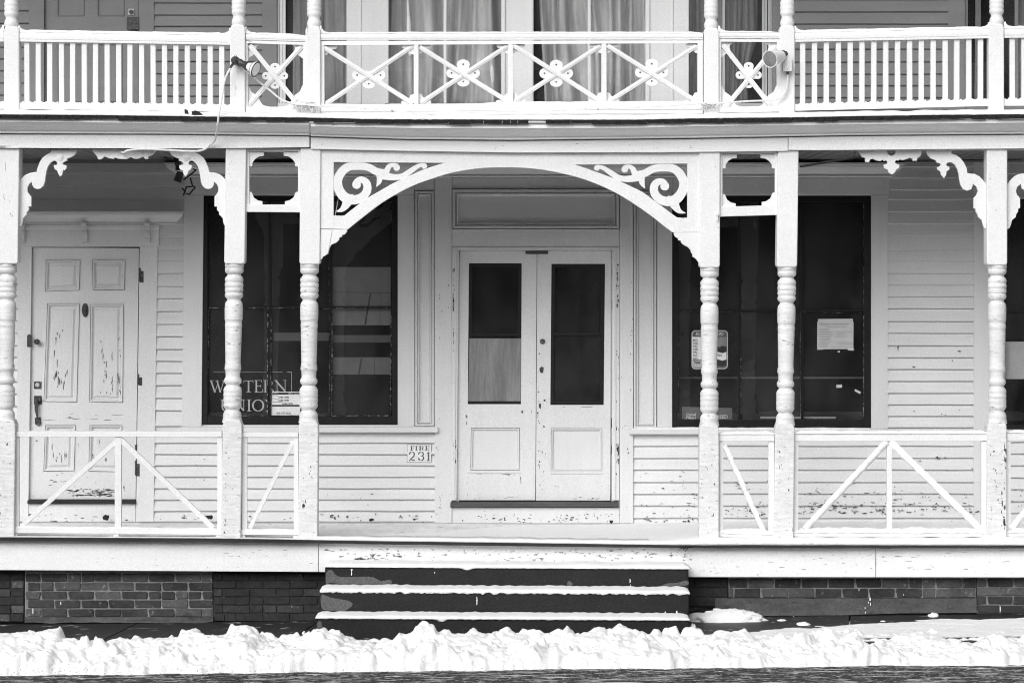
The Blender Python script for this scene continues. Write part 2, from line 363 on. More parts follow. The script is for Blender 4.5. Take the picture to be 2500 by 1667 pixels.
# ------------------------------------------------------------------ building shell
HOUSE = empty('porch_house', (0, .9, .02), 'white clapboard building with turned-post porch, balcony and double entry door', 'building')
def clapp(*a, mat='siding', **k):
    m_ = MB(); clap(m_, *a, **k); return hb(m_, 'siding', M[mat])
def hb(mb, name, mat, **k): return mb.build(name, mat, k.pop('parent', HOUSE), **k)
YW = 1.8
def clap(mb, x0, x1, ylist, Y=YW, p0=.003, p1=.024, jit=1.2):
    for i, (a, b) in enumerate(zip(ylist, ylist[1:])):
        xs = [x0 + (x1 - x0) * k / max(1, int((x1 - x0) / 90)) for k in range(max(1, int((x1 - x0) / 90)) + 1)]
        fa = lambda x, a=a: a + jit * noise.noise(Vector((x * .012, a * .3, 1)))
        fb = lambda x, b=b: b + jit * noise.noise(Vector((x * .012, b * .3, 1)))
        vs = []
        for x in xs:
            pr = p1 + .003 * noise.noise(Vector((x * .01, b, 4)))
            gp = 2.6 * min(1, max(0, (a - 700) / 160)) + (.0 if a < 800 else 0)
            A = W(x, fa(x) + gp * (i > 0), Y); B = W(x, fb(x), Y)
            vs += [A + Vector((0, -p0, 0)), Vector((B.x, Y - pr, B.z + .0055)), Vector((B.x, Y - pr + .0045, B.z)), Vector((B.x, Y - .001, B.z + .0015)), Vector((A.x, Y - .001, A.z))]
        fs = []
        for k in range(len(xs) - 1):
            for j in range(4): fs.append([k * 5 + j, (k + 1) * 5 + j, (k + 1) * 5 + j + 1, k * 5 + j + 1])
        mb.add(vs, fs)
def seq(a, b, p, j=1.5):
    out = []; y = a
    while y < b - p * .3: out.append(y); y += p + random.uniform(-j, j)
    out.append(b); return out

# wall backing with openings (lower storey and upper storey)
holeL = [[(497, 478), (971, 478), (968, 1037), (492, 1037)], [(1641, 478), (2127, 478), (2127, 1044), (1641, 1044)],
         [(2450, 482), (2700, 482), (2700, 1048), (2450, 1048)], [(1120, 606), (1493, 606), (1493, 1238), (1120, 1238)], [(76, 600), (342, 600), (342, 1238), (70, 1238)]]
plate('wall', [[(-820, 300), (3320, 300), (3320, 1330), (-820, 1330)]] + holeL, YW, .14, M['siding'], HOUSE)
holeU = [[(676, -600), (1885, -600), (1885, 262), (676, 262)], [(107, -600), (338, -600), (338, 262), (107, 262)], [(2357, -600), (2700, -600), (2700, 258), (2357, 258)]]
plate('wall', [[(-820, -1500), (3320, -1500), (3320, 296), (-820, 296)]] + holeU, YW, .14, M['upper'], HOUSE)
sh = MB()                                    # dark rooms behind the openings
zf0, zf1, zr = .62, 3.86, 9.2
for (z0, z1) in ((zf0, zf1 - .12), (zf1, zr)):
    sh.add([(-7, 1.95, z0), (7, 1.95, z0), (7, 6, z0), (-7, 6, z0), (-7, 1.95, z1), (7, 1.95, z1), (7, 6, z1), (-7, 6, z1)],
           [(0, 1, 2, 3), (4, 5, 6, 7), (0, 3, 7, 4), (1, 2, 6, 5), (3, 2, 6, 7)])
hb(sh, 'interior_wall', M['dark'])
for x in (-7.35, 7.05):
    ow = MB(); ow.add([(x, -.0, -.1), (x + .3, -.0, -.1), (x + .3, 6.3, -.1), (x, 6.3, -.1), (x, 1.7, 9.3), (x + .3, 1.7, 9.3), (x + .3, 6.3, 9.3), (x, 6.3, 9.3)],
    [(0, 1, 2, 3), (4, 5, 6, 7), (0, 1, 5, 4), (2, 3, 7, 6), (1, 2, 6, 5), (0, 3, 7, 4)])
    hb(ow, 'side_wall', M['siding'])
rf = MB(); rf.add([(-7.5, -.5, 6.75), (7.5, -.5, 6.75), (7.5, 6.4, 6.75), (-7.5, 6.4, 6.75), (-7.5, -.5, 6.9), (7.5, -.5, 6.9), (7.5, 6.4, 9.6), (-7.5, 6.4, 9.6)],
    [(0, 1, 2, 3), (4, 5, 6, 7), (0, 1, 5, 4), (2, 3, 7, 6), (1, 2, 6, 5), (0, 3, 7, 4)])
hb(rf, 'roof', M['trimh'])

# ------------------------------------------------------------------ siding
clapp(-200, 452, [378, 393, 424.5, 455.5, 486.5, 518, 549, 580, 603])                                   # above the left door
clapp(-200, 45, seq(603, 1276, 30.5))
clapp(376, 452, seq(549, 1040, 30.6))
clapp(374, 1062, seq(1053, 1273, 27.6, .8))
clapp(1544, 2420, seq(1058, 1278, 29.2, .8))
ys = [340 + v / 2.178 for v in (100, 150, 210, 272, 322, 388, 452, 518, 590, 648, 715, 775, 838, 900, 968, 1030, 1097, 1160, 1222, 1285, 1348, 1410, 1470, 1532, 1590)]
clapp(2165, 2378, ys)
clapp(2400, 2800, [372, 395, 425, 455, 486]); clapp(2400, 2800, seq(1050, 1278, 28.8, .8))

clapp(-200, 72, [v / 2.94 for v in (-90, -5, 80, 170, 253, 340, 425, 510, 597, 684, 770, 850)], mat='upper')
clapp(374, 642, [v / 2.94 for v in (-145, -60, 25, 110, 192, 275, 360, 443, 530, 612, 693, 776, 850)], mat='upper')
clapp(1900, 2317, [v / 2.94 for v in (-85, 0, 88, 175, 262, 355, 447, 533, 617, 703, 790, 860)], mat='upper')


# ------------------------------------------------------------------ porch ceiling, deck, skirt, foundation
cb = MB(); x = -7.0
while x < 7.0:
    z0 = 3.775 + .004 * math.sin(x * 9); cb.add([(x, -.04, z0), (x + .083, -.04, z0), (x + .083, 1.8, z0 + .006), (x, 1.8, z0 + .006), (x, -.04, z0 + .02), (x + .083, -.04, z0 + .02), (x + .083, 1.8, z0 + .026), (x, 1.8, z0 + .026)],
        [(0, 1, 2, 3), (4, 5, 6, 7), (0, 1, 5, 4), (2, 3, 7, 6), (1, 2, 6, 5), (0, 3, 7, 4)]); x += .089
hb(cb, 'porch_ceiling', M['ceiling'], bevel=.003, seg=1)
fl = MB(); fl.add([(-7, -.05, 3.81), (7, -.05, 3.81), (7, 1.8, 3.81), (-7, 1.8, 3.81), (-7, -.05, 3.9), (7, -.05, 3.9), (7, 1.8, 3.9), (-7, 1.8, 3.9)],
    [(0, 1, 2, 3), (4, 5, 6, 7), (0, 1, 5, 4), (2, 3, 7, 6), (1, 2, 6, 5), (0, 3, 7, 4)])
hb(fl, 'balcony_floor', M['deck'])
tm = MB(); tm.molding([-300, 600, 1300, 2000, 2800], [(pw([(-300, 389), (2800, 386)]), YW - .06), (pw([(-300, 396), (2800, 393)]), YW - .05), (pw([(-300, 399), (2800, 396)]), YW - .018), (pw([(-300, 380), (2800, 378)]), YW - .018)])
hb(tm, 'ceiling_moulding', M['ceiling'])

noseT = pw([(-300, 1309), (0, 1311), (536, 1314), (785, 1318), (1250, 1324), (1690, 1330), (2900, 1331)])
noseB = pw([(-300, 1318), (0, 1319), (536, 1323), (785, 1326), (1250, 1332.5), (1690, 1337.5), (2900, 1338)])
skB = pw([(-300, 1390), (0, 1391), (776, 1395.5), (1690, 1408), (2900, 1409)])
YN, YS_ = -.20, -.13
def wz(f, x, Y): return W(x, f(x), Y)
dk = MB(); XS = [-300 + 50 * i for i in range(63)]
backY = pw([(-300, 1277), (1000, 1277), (1700, 1281), (2900, 1281)])
vs = []; 
for x in XS:
    a = W(x, noseT(x), YN); b = W(x, backY(x), YW - .0)
    jz = .0025 * noise.noise(Vector((x * .01, 2, 0)))
    b = Vector((b.x, YW + .1, b.z)); vs += [a + Vector((0, 0, jz)), b, b - Vector((0, 0, .03)), a - Vector((0, 0, .012))]
dk.add(vs, [[k * 4 + j, (k + 1) * 4 + j, (k + 1) * 4 + (j + 1) % 4, k * 4 + (j + 1) % 4] for k in range(len(XS) - 1) for j in range(4)])
hb(dk, 'porch_deck', M['deck'])
ns = MB()
vs = []
for i in range(0, 321):
    x = -300 + i * 10
    jt = 1.6 * noise.noise(Vector((x * .02, 0, 0))) + .8 * noise.noise(Vector((x * .1, 0, 0))); jb = 1.8 * noise.noise(Vector((x * .015, 7, 0))) + .8 * noise.noise(Vector((x * .09, 5, 0)))
    a = W(x, noseT(x) + .6 + jt * .3, YN - .004); b = W(x, noseB(x) + jb * .6, YN - .004)
    vs += [a, b, b + Vector((0, .12, 0)), a + Vector((0, .12, 0))]
ns.add(vs, [[k * 4 + j, (k + 1) * 4 + j, (k + 1) * 4 + (j + 1) % 4, k * 4 + (j + 1) % 4] for k in range(320) for j in range(4)])
hb(ns, 'deck_edge', M['deckedge'])
for a, b in ((-300, 776.5), (778, 2137.5), (2138.8, 2900)):
    s_ = MB(); n = max(2, int((b - a) / 60)); xs = [a + (b - a) * i / n for i in range(n + 1)]
    s_.molding(xs, [(lambda x: noseB(x) - 3, YS_), (skB, YS_), (skB, YS_ + .03), (lambda x: noseB(x) - 3, YS_ + .03)])
    hb(s_, 'skirt_board', M['trimh'], bevel=.003)

def bricks(x0, x1, ytop, ybot, rows, bw, off, mats, Y, gap=3.2, irr=1.3):
    mb = MB(); mb.cur = 3; mb.box(x0, ytop - 14, x1, ybot, Y + .010, .22); hgt = (ybot - ytop) / rows
    for r in range(rows):
        x = x0 + 1 - ((r % 2) * bw / 2 + off) % bw
        while x < x1:
            a = max(x + gap / 2, x0 + 1); b = min(x + bw - gap / 2, x1 - 1)
            if random.random() < .12 and b - a > bw * .8: spl = [(a, (a + b) / 2 - gap / 2), ((a + b) / 2 + gap / 2, b)]
            else: spl = [(a, b)]
            for (a, b) in spl:
                if b - a < 5: continue
                j = lambda: random.uniform(-irr, irr)
                y0 = ytop + r * hgt + gap / 2; y1 = ytop + (r + 1) * hgt - gap / 2
                mb.cur = random.choices([0, 1, 2], [5, 3, 1.5])[0]
                dy = random.uniform(-.004, .003)
                if random.random() < .5: pts = [(a + j(), y1 + j()), (b + j(), y1 + j()), (b + j(), y0 + j()), (a + j(), y0 + j())]
                else: pts = [(a + j() + 3, y1 + j() * .5), (b + j() - 2, y1 + j() * .5), (b + j(), y1 - 3), (b + j(), y0 + j() + 2), (b - 3, y0), (a + 2, y0 + j() * .4), (a, y0 + 4)]
                mb.prism(pts, Y + dy, .05)
            x += bw
    return mb.build('brick_foundation', mats, HOUSE, bevel=.004, seg=2)
BM = [M['brick'], M['brick2'], M['parging'], M['mortar']]; BD = [M['brick3'], M['brick3'], M['brick'], M['mortard']]
YB = .0
bricks(-150, 59, 1396, 1518, 6, 65, 20, [M['brick3'], M['brick'], M['brick2'], M['mortard']], YB)
bricks(60.5, 519, 1399, 1506, 5, 65.5, 28, BM, YB - .012)
bricks(520.5, 860, 1397, 1516, 6, 66, 44, BD, YB - .004, gap=1.8)
bricks(1640, 1777, 1410, 1480, 3, 64, 10, BD, YB - .004, gap=1.8)
bricks(1778.5, 2383, 1411, 1459, 2, 65.6, 20, BM, YB - .012)
bricks(2384.5, 2700, 1411, 1497, 4, 64, 40, [M['brick2'], M['brick'], M['parging'], M['mortar']], YB - .002)
pg = MB()
def rough_block(mb, x0, x1, yt, yb, Y, d, amp=.006, n=60):
    vs = []; ny = 6
    for i in range(n + 1):
        x = x0 + (x1 - x0) * i / n
        for j in range(ny + 1):
            y = yt(x) + (yb(x) - yt(x)) * j / ny
            p = W(x, y, Y); p.y += amp * noise.noise(Vector((x * .04, y * .06, 0))) * 2 - (amp if j == ny else 0); vs.append(p)
        q = W(x, yb(x), Y); vs.append(q + Vector((0, d, 0))); q = W(x, yt(x), Y); vs.append(q + Vector((0, d, 0)))
    m = ny + 3
    mb.add(vs, [[a * m + i, a * m + (i + 1) % m, (a + 1) * m + (i + 1) % m, (a + 1) * m + i] for a in range(n) for i in range(m)] + [list(range(m)), [n * m + i for i in range(m)][::-1]])
wob = lambda b, a=2.5, f=.03: (lambda x: b + a * noise.noise(Vector((x * f, b, 0))))
rough_block(pg, 60, 520, wob(1506, 1.5), wob(1519, 4, .02), YB - .03, .1)
hb(pg, 'foundation_parging', M['parging'], smooth=True); pg = MB()
rough_block(pg, 1746, 2384, wob(1460, 1.5), pw([(1746, 1500), (1850, 1502), (2050, 1501), (2200, 1496), (2384, 1495)]), YB - .025, .1)
hb(pg, 'foundation_parging', M['parging'], smooth=True)

# ------------------------------------------------------------------ concrete steps
ST = empty('front_steps', W(1237, 1560, -.7), 'three dark concrete steps below the double door, snow on each tread', 'steps')
for (xa, xb, yt, yb, Y, pat) in ((793.5, 1681, 1383, 1440, -.45, [[(212, 340), (222, 318), (245, 312), (262, 335), (300, 350), (450, 348), (490, 362), (515, 372), (560, 366), (570, 380), (550, 395), (500, 398), (380, 390), (300, 388), (240, 382), (214, 386)], [(2020, 405), (2060, 385), (2110, 382), (2160, 370), (2176, 376), (2174, 392), (2130, 400), (2060, 410)], [(1522, 375), (1535, 372), (1550, 390), (1530, 402), (1518, 398)]]),
                                 (782, 1682, 1442, 1503, -.75, [[(186, 448), (215, 452), (240, 462), (290, 470), (335, 480), (357, 495), (345, 515), (310, 535), (260, 532), (200, 528), (186, 500)]]),
                                 (771.5, 1682.5, 1508, 1585, -1.05, [[(166, 600), (175, 588), (188, 592), (190, 612), (203, 635), (196, 642), (175, 640), (166, 622)]])):
    s_ = MB(); n = 30; top = pw([(xa, yt), (xb, yt + 5)]); xs = [xa + (xb - xa) * i / n for i in range(n + 1)]
    s_.molding(xs, [(lambda x: top(x) + .9 * noise.noise(Vector((x * .03, Y * 9, 0))), Y), (lambda x: yb + 3, Y), (lambda x: yb + 3, Y + .42 + (Y + .45 < -.01) * .2), (lambda x: top(x), Y + .42 + (Y + .45 < -.01) * .2)])
    so_ = s_.build('step', M['concrete'], ST, bevel=.012, seg=3)
    for p in pat:
        pts = cr(Z(700, 1250, 2.219)(p), 3); s2 = plate('repair_patch', [pts], Y - .0035, .003, M['patch'], so_)
def snow_top(mb, xa, xb, ytop, Y0, Y1, h, over=.03, n=140, seed=0, notch=()):    # snow lying on a level surface with an uneven overhanging front edge
    vs = []; prof_n = 8; k = (DIST + Y0) / F
    for i in range(n + 1):
        x = xa + (xb - xa) * i / n; e = min(i, n - i); t = min(1, .35 + e * .25)
        nz = noise.noise(Vector((x * .013, seed, 0))); nf = noise.noise(Vector((x * .06, seed, 3))); nd = noise.noise(Vector((x * .12, seed, 8)))
        hh = h * t * (1 + .3 * nz + .12 * nf); p = W(x, ytop(x), Y0); X, Zt = p.x, p.z
        dr = over * max(.1, 1 + .9 * nf + .8 * nd)
        for (cx, w) in notch: dr += .03 * math.exp(-((x - cx) / w) ** 2)
        vs += [Vector((X, Y0 + .004, Zt - .002)), Vector((X, Y0 - .007, Zt - dr * .55)), Vector((X, Y0 - .016 - .006 * nz, Zt - dr * .15)), Vector((X, Y0 - .017, Zt + hh * .4)), Vector((X, Y0 - .005, Zt + hh * .8)), Vector((X, Y0 + .02, Zt + hh)), Vector((X, Y1, Zt + hh * (1.0 + .2 * nf))), Vector((X, Y1, Zt - .003))]
    m = prof_n
    mb.add(vs, [[a * m + i, a * m + (i + 1) % m, (a + 1) * m + (i + 1) % m, (a + 1) * m + i] for a in range(n) for i in range(m)] + [list(range(m)), [n * m + i for i in range(m)][::-1]])
for (xa, xb, yt, Y, Y1, h, sd, nt_, ov) in ((792, 1684, 1383, -.45, -.14, .028, 1, ((1140, 12),), .006), (781, 1684, 1442, -.75, -.46, .022, 2, (), .022), (770, 1684, 1508, -1.05, -.76, .022, 3, ((1078, 12),), .010)):
    m_ = MB(); snow_top(m_, xa, xb, lambda x: yt + 5 * (x - xa) / (xb - xa), Y, Y1, h, over=ov, n=240, seed=sd, notch=nt_)
    tag(m_.build('snow', M['snow'], None, smooth=True, sharp=80), 'layer of snow on the %s step tread' % {1: 'top', 2: 'middle', 3: 'lowest'}[sd], 'snow', kind='stuff')

m_ = MB()
for (x, y0, y1, w, Y) in ((858, 1392, 1404, 2, -.45), (857, 1389, 1391, 7, -.45), (967, 1427, 1434, 3, -.45), (1538, 1412, 1422, 2.4, -.45), (1539, 1426, 1432, 1.6, -.45), (1061, 1395, 1399, 1.6, -.45), (1164, 1456, 1476, 2.2, -.75), (1490, 1430, 1436, 1.6, -.45), (1624, 1492, 1498, 3, -.75), (1652, 1490, 1500, 4, -.75)):
    m_.strip([(x, y0), (x + .4, (y0 + y1) / 2), (x, y1)], [w * .6, w, w * .7], Y - .004, .003, 2)
o = m_.build('bird_dropping', M['snow'], ST); o['kind'] = 'stuff'
m_ = MB()
for (x, y0, y1, w) in ((2124, 1458, 1466, 3.4), (2125, 1470, 1478, 2.4), (2120, 1468, 1472, 2), (2112, 1481, 1486, 1.6), (2442, 1480, 1492, 2.6), (2097, 1436, 1442, 1.6), (2206, 1450, 1453, 1.5), (2113, 1492, 1497, 1.6), (1937, 1503, 1510, 2), (148, 1468, 1475, 2.4), (80, 1484, 1498, 2.2)):
    m_.strip([(x, y0), (x + .3, (y0 + y1) / 2), (x, y1)], [w * .6, w, w * .7], YB - .044, .003, 2)
o = m_.build('white_drip', M['snow'], HOUSE); o['kind'] = 'stuff'

# ------------------------------------------------------------------ posts
PROF = [(130, 81), (152, 80), (156, 76), (160, 79), (175, 80), (192, 78), (204, 68), (211, 57), (217, 57), (226, 62), (240, 75), (256, 80), (270, 79), (282, 74), (286, 75), (290, 79), (310, 80), (322, 78), (325, 75), (330, 76), (350, 80), (362, 77), (370, 72), (376, 74), (388, 79), (400, 78), (412, 74), (425, 60), (436, 57), (445, 62), (455, 70), (475, 76), (520, 78), (600, 76.5), (612, 75), (616, 70), (628, 72), (632, 70), (640, 73), (660, 73.5), (676, 72), (684, 70), (688, 71), (696, 70), (702, 71.5), (800, 69.5), (900, 67), (985, 65), (996, 68), (1006, 70), (1012, 69), (1018, 71), (1034, 72), (1044, 68), (1052, 64), (1100, 61.5), (1112, 65), (1124, 73), (1134, 75), (1148, 74), (1156, 70), (1164, 66), (1172, 56), (1180, 58), (1195, 70), (1212, 78), (1230, 79), (1237, 76), (1242, 77), (1265, 79), (1275, 77), (1280, 75), (1290, 78), (1320, 78), (1328, 75), (1340, 78), (1358, 78), (1372, 70), (1380, 64), (1390, 58), (1398, 62), (1412, 73), (1430, 78), (1450, 79), (1458, 77), (1464, 80), (1485, 84), (1500, 86)]
POSTS = [(22, 10, 0, 0), (576, 563, 0, 0), (758, 751, 1, 1), (1733, 1731, 9, 1), (1925, 1913, 8, 1), (2434.5, 2434, 3, 1)]
PLOC = []
for (ct, cb_, dy, sn) in POSTS:
    cx = lambda y: ct + (cb_ - ct) * (y - 365) / 948.0
    PLOC.append((ct, cb_, dy))
    hw = 25; m_ = MB()
    yb0 = 610 + 118 / 3.565 + dy; yt1 = 610 + 1478 / 3.565 + dy
    m_.prism([(cx(yb0) - hw, yb0 - 3), (cx(yb0) - hw + 4, yb0 + 1), (cx(yb0) + hw - 4, yb0 + 1), (cx(yb0) + hw, yb0 - 3), (cx(362) + hw, 362), (cx(362) - hw, 362)], -.082, .164)
    pb = m_.build('porch_post', M['trim'], HOUSE, bevel=.008, seg=2)
    l_ = MB(); l_.lathe([(cx(610 + y / 3.565 + dy), 610 + y / 3.565 + dy, r / 3.565 * 1.015) for y, r in [(118, 80)] + PROF], 0, 28)
    l_.build('turned_shaft', M['worn'], pb, smooth=True, sharp=50)
    b_ = MB(); b_.prism([(cx(1315) - 24, 1315.5), (cx(1315) + 24, 1315.5), (cx(yt1) + 23.5, yt1 + 12), (cx(yt1) + 19, yt1 + 1), (cx(yt1) - 19, yt1 + 1), (cx(yt1) - 23.5, yt1 + 12)], -.080, .160)
    b_.build('post_base', M['worn'], pb, bevel=.008, seg=2)
UP = [(28, 28, 66), (583, 580, 62), (767, 764, 66), (1736, 1737, 70), (1922, 1922, 64), (2433, 2433, 60)]
for (cn, cbk, ys) in UP:
    m_ = MB(); h = 18.5
    q = [(cbk - h, 290), (cbk + h, 290), (cbk + h, ys + 8), (cbk + h - 4, ys - 1), (cbk - h + 4, ys - 1), (cbk - h, ys + 8)]
    m_.prism(q, -.062, .124)
    pb = m_.build('balcony_post', M['trim'], HOUSE, bevel=.009, seg=3)
    l_ = MB(); prof = [(ys + 4, 14), (ys - 3, 17), (ys - 8, 17.6), (ys - 14, 16), (ys - 20, 13.5), (ys - 24, 14.5), (ys - 28, 17), (ys - 34, 17.8), (ys - 37, 16.2), (ys - 40, 17.4), (ys - 46, 17.6), (ys - 49, 16.3), (ys - 52, 17.5), (ys - 58, 17.3), (ys - 61, 15.8), (ys - 66, 17.2), (ys - 72, 15), (ys - 90, 15.5), (ys - 300, 13.5), (ys - 700, 14), (-990, 15), (-1000, 18), (-1120, 18)]
    l_.lathe([(cn, y, r) for y, r in prof], 0, 24); l_.build('turned_shaft', M['trim'], pb, smooth=True, sharp=50)

# ------------------------------------------------------------------ entablature of the porch
xsA = [-200 + 40 * i for i in range(24)] + [755.5]; xsB = [758.6] + [800 + 50 * i for i in range(41)]
ctop = pw([(-200, 289), (0, 290), (756, 298), (757, 302), (1000, 306), (1550, 306), (1700, 301), (2100, 297), (2500, 293), (2900, 293)])
cbot = pw([(-200, 326), (0, 326), (400, 327), (756, 331), (757, 333), (1000, 340), (1250, 342), (1700, 337), (2100, 330), (2500, 327), (2900, 326)])
fbot = pw([(-200, 362), (0, 362), (500, 363), (756, 360), (757, 364), (1000, 369), (1250, 373), (1600, 372.5), (1924, 369)])
fbot2 = pw([(1924, 366.5), (2000, 367), (2500, 363), (2900, 362)])
for xs, nm in ((xsA, 0), (xsB, 1)):
    m_ = MB(); D = lambda f, d, t=0: (lambda x: f(x) + d)
    hgt = lambda t: (lambda x: ctop(x) + (cbot(x) - ctop(x)) * t)
    m_.molding(xs, [(hgt(-.03), -.30), (hgt(.20), -.30), (hgt(.22), -.285), (hgt(.35), -.262), (hgt(.52), -.225), (hgt(.68), -.18), (hgt(.80), -.150), (hgt(.86), -.140), (hgt(.88), -.150), (hgt(.96), -.150), (hgt(1.0), -.128), (hgt(1.0), -.05), (hgt(-.03), -.05)])
    hb(m_, 'crown_moulding', M['trimh'])
for xs, fb, Yf in ((xsA, fbot, -.112), ([758.6] + [x for x in xsB if 758.6 < x < 1924] + [1923.4], fbot, -.106), ([1925] + [x for x in xsB if x > 1925], fbot2, -.112)):
    m_ = MB(); m_.molding(xs, [(lambda x: cbot(x) + 2.6, Yf), (fb, Yf), (fb, Yf + .045), (lambda x: cbot(x) + 2.6, Yf + .045)])
    hb(m_, 'fascia_board', M['trimh'], bevel=.003)
m_ = MB(); m_.molding(xsA + xsB, [(lambda x: cbot(x) - 2, -.055), (lambda x: fbot(x) - 1, -.055), (lambda x: fbot(x) - 1, .06), (lambda x: cbot(x) - 2, .06)]); hb(m_, 'beam', M['trimh'])
shT = pw([(-200, 281), (0, 281.5), (250, 283), (500, 286.5), (750, 289), (900, 293), (1200, 294), (1550, 294.5), (1700, 291), (1900, 289), (2000, 287.5), (2100, 285.5), (2300, 282.5), (2500, 281), (2900, 280)])
m_ = MB(); x = -200
while x < 2900:
    w = random.uniform(18, 62)
    if not (1291 < x + w and x < 1310) :
        j = random.uniform(-.8, .8); t = random.uniform(8, 10.5)
        y0 = shT(x + w / 2) + j
        a, b = W(x + .5, y0, -.335), W(x + w - .5, y0 + random.uniform(-.6, .6), -.335); dz = Vector((0, 0, -t * .0031)); Yb = Vector((0, .34, .055))
        jj = Vector((0, random.uniform(-.006, .006), 0))
        m_.prism3([a + jj, b + jj, b + dz + jj, a + dz + jj], [a + Yb, b + Yb, b + dz + Yb, a + dz + Yb])
    x += w
hb(m_, 'shingle_edge', M['shingle'], bevel=.002, seg=1)
m_ = MB(); n = 500; vs = []                    # snow on the little roof under the balustrade
for i in range(n + 1):
    x = -180 + 3060 * i / n; p = W(x, shT(x), -.335); nz = noise.noise(Vector((x * .02, 1, 0))); nf = noise.noise(Vector((x * .11, 4, 0)))
    e = .8 + .5 * nz + .3 * nf
    vs += [Vector((p.x, -.325, p.z + .003 - .006 * max(0, nf))), Vector((p.x, -.339, p.z + .006 - .010 * max(0, nf - .15))), Vector((p.x, -.340, p.z + .016 * e)), Vector((p.x, -.30, p.z + .03 + .006 * nf)), Vector((p.x, -.2, p.z + .045 + .01 * nz)), Vector((p.x, -.05, p.z + .062 + .01 * nz)), Vector((p.x, .25, p.z + .065)), Vector((p.x, .25, p.z + .03)), Vector((p.x, -.30, p.z + .001))]
mm = 9
m_.add(vs, [[a * mm + i, a * mm + (i + 1) % mm, (a + 1) * mm + (i + 1) % mm, (a + 1) * mm + i] for a in range(n) for i in range(mm)])
tag(m_.build('snow', M['snow'], None, smooth=True, sharp=80), 'strip of snow on the shingled porch roof edge under the balustrade', 'snow', kind='stuff')

# ------------------------------------------------------------------ balcony railings
YR = -.045
def rail(x0, x1, ytf, ybf, Yc=0.0, wd=.10, name='balcony_railing', mat='trimh'):
    m_ = MB(); n = max(2, int((x1 - x0) / 60)); xs = [x0 + (x1 - x0) * i / n for i in range(n + 1)]
    H = lambda t: (lambda x: ytf(x) + (ybf(x) - ytf(x)) * t)
    m_.molding(xs, [(H(.0), Yc - wd * .3), (H(.12), Yc - wd * .46), (H(.45), Yc - wd * .5), (H(.72), Yc - wd * .47), (H(.76), Yc - wd * .40), (H(.80), Yc - wd * .40), (H(.84), Yc - wd * .46), (H(1), Yc - wd * .44), (H(1), Yc + wd * .44), (H(.84), Yc + wd * .46), (H(.45), Yc + wd * .5), (H(.0), Yc + wd * .3)])
    return m_
def balustrade(x0, x1, top0, top1, bot0, bot1, centers, thick=27, lowh=15):
    T = lambda x: lerp(top0, top1, (x - x0) / (x1 - x0)); B = lambda x: lerp(bot0, bot1, (x - x0) / (x1 - x0))
    m_ = rail(x0, x1, lambda x: T(x) + 3, lambda x: T(x) + thick)
    n = 8; xs = [x0 + (x1 - x0) * i / n for i in range(n + 1)]
    r = m_.build('balcony_railing', M['trimh'], HOUSE); m_ = MB()
    m_.molding(xs, [(B, -.04), (lambda x: B(x) + lowh, -.04), (lambda x: B(x) + lowh, .04), (B, .04)])
    m_.build('bottom_rail', M['trimh'], r)
    for c in centers:
        b = MB(); j = random.uniform(-.7, .7); b.prism([(c - 6.3 + j, B(c) + 1), (c + 6.3 + j, B(c) + 1), (c + 6.3 + j * .3, T(c) + thick - 1), (c - 6.3 + j * .3, T(c) + thick - 1)], -.022, .044)
        b.build('baluster', M['trim'], r, bevel=.003)
    s_ = MB(); k = (DIST) / F
    s_.snow([W(x, T(x) + 5, 0) for x in xs], .085, .022, .25, seed=int(x0), step=.03)
    for a, b in zip([x0 - 8] + list(centers), list(centers) + [x1 + 8]):
        a2, b2 = a + 6, b - 6
        if b2 - a2 < 5: continue
        s_.snow([W(a2, B(a2) + 1.5, -.0), W((a2 + b2) / 2, B(a2) + 3, 0), W(b2, B(b2) + 1.5, -.0)], .06, .017, .5, seed=a, step=.012, taper=False)
        for (e0, e1) in ((a2, a2 + 4), (b2 - 4, b2)):
            s_.snow([W(e0, B(e0) + 1, 0), W(e1, B(e1) + 1, 0)], .045, .019, .4, seed=e0, step=.006, taper=False)
    # snow heaped against the posts
    for (xp, sg) in ((x0, 1), (x1, -1)):
        for q in range(7):
            xx = xp + sg * q * 3.2; s_.snow([W(xx - 2.2, T(xx) + 4, 0), W(xx + 2.2, T(xx) + 4, 0)], .08, .022 + .05 * math.exp(-q * .65), .15, seed=q + xp, step=.008, taper=False)
    tag(s_.build('snow', M['snow'], None, smooth=True, sharp=70), 'snow lying along the balcony rail over the %d balusters' % len(centers), 'snow', kind='stuff')
balustrade(47, 562, 75, 83, 251, 258, [65.3 + 28.0 * i for i in range(18)])
balustrade(1941, 2415, 76, 67, 256, 244, [1960.2 + 28.96 * i for i in range(16)])
balustrade(2452, 2640, 66, 65, 243.5, 243, [2471.5 + 29 * i for i in range(6)], )
balustrade(-160, 9, 74, 75, 250, 251, [-140 + 28 * i for i in range(5)])

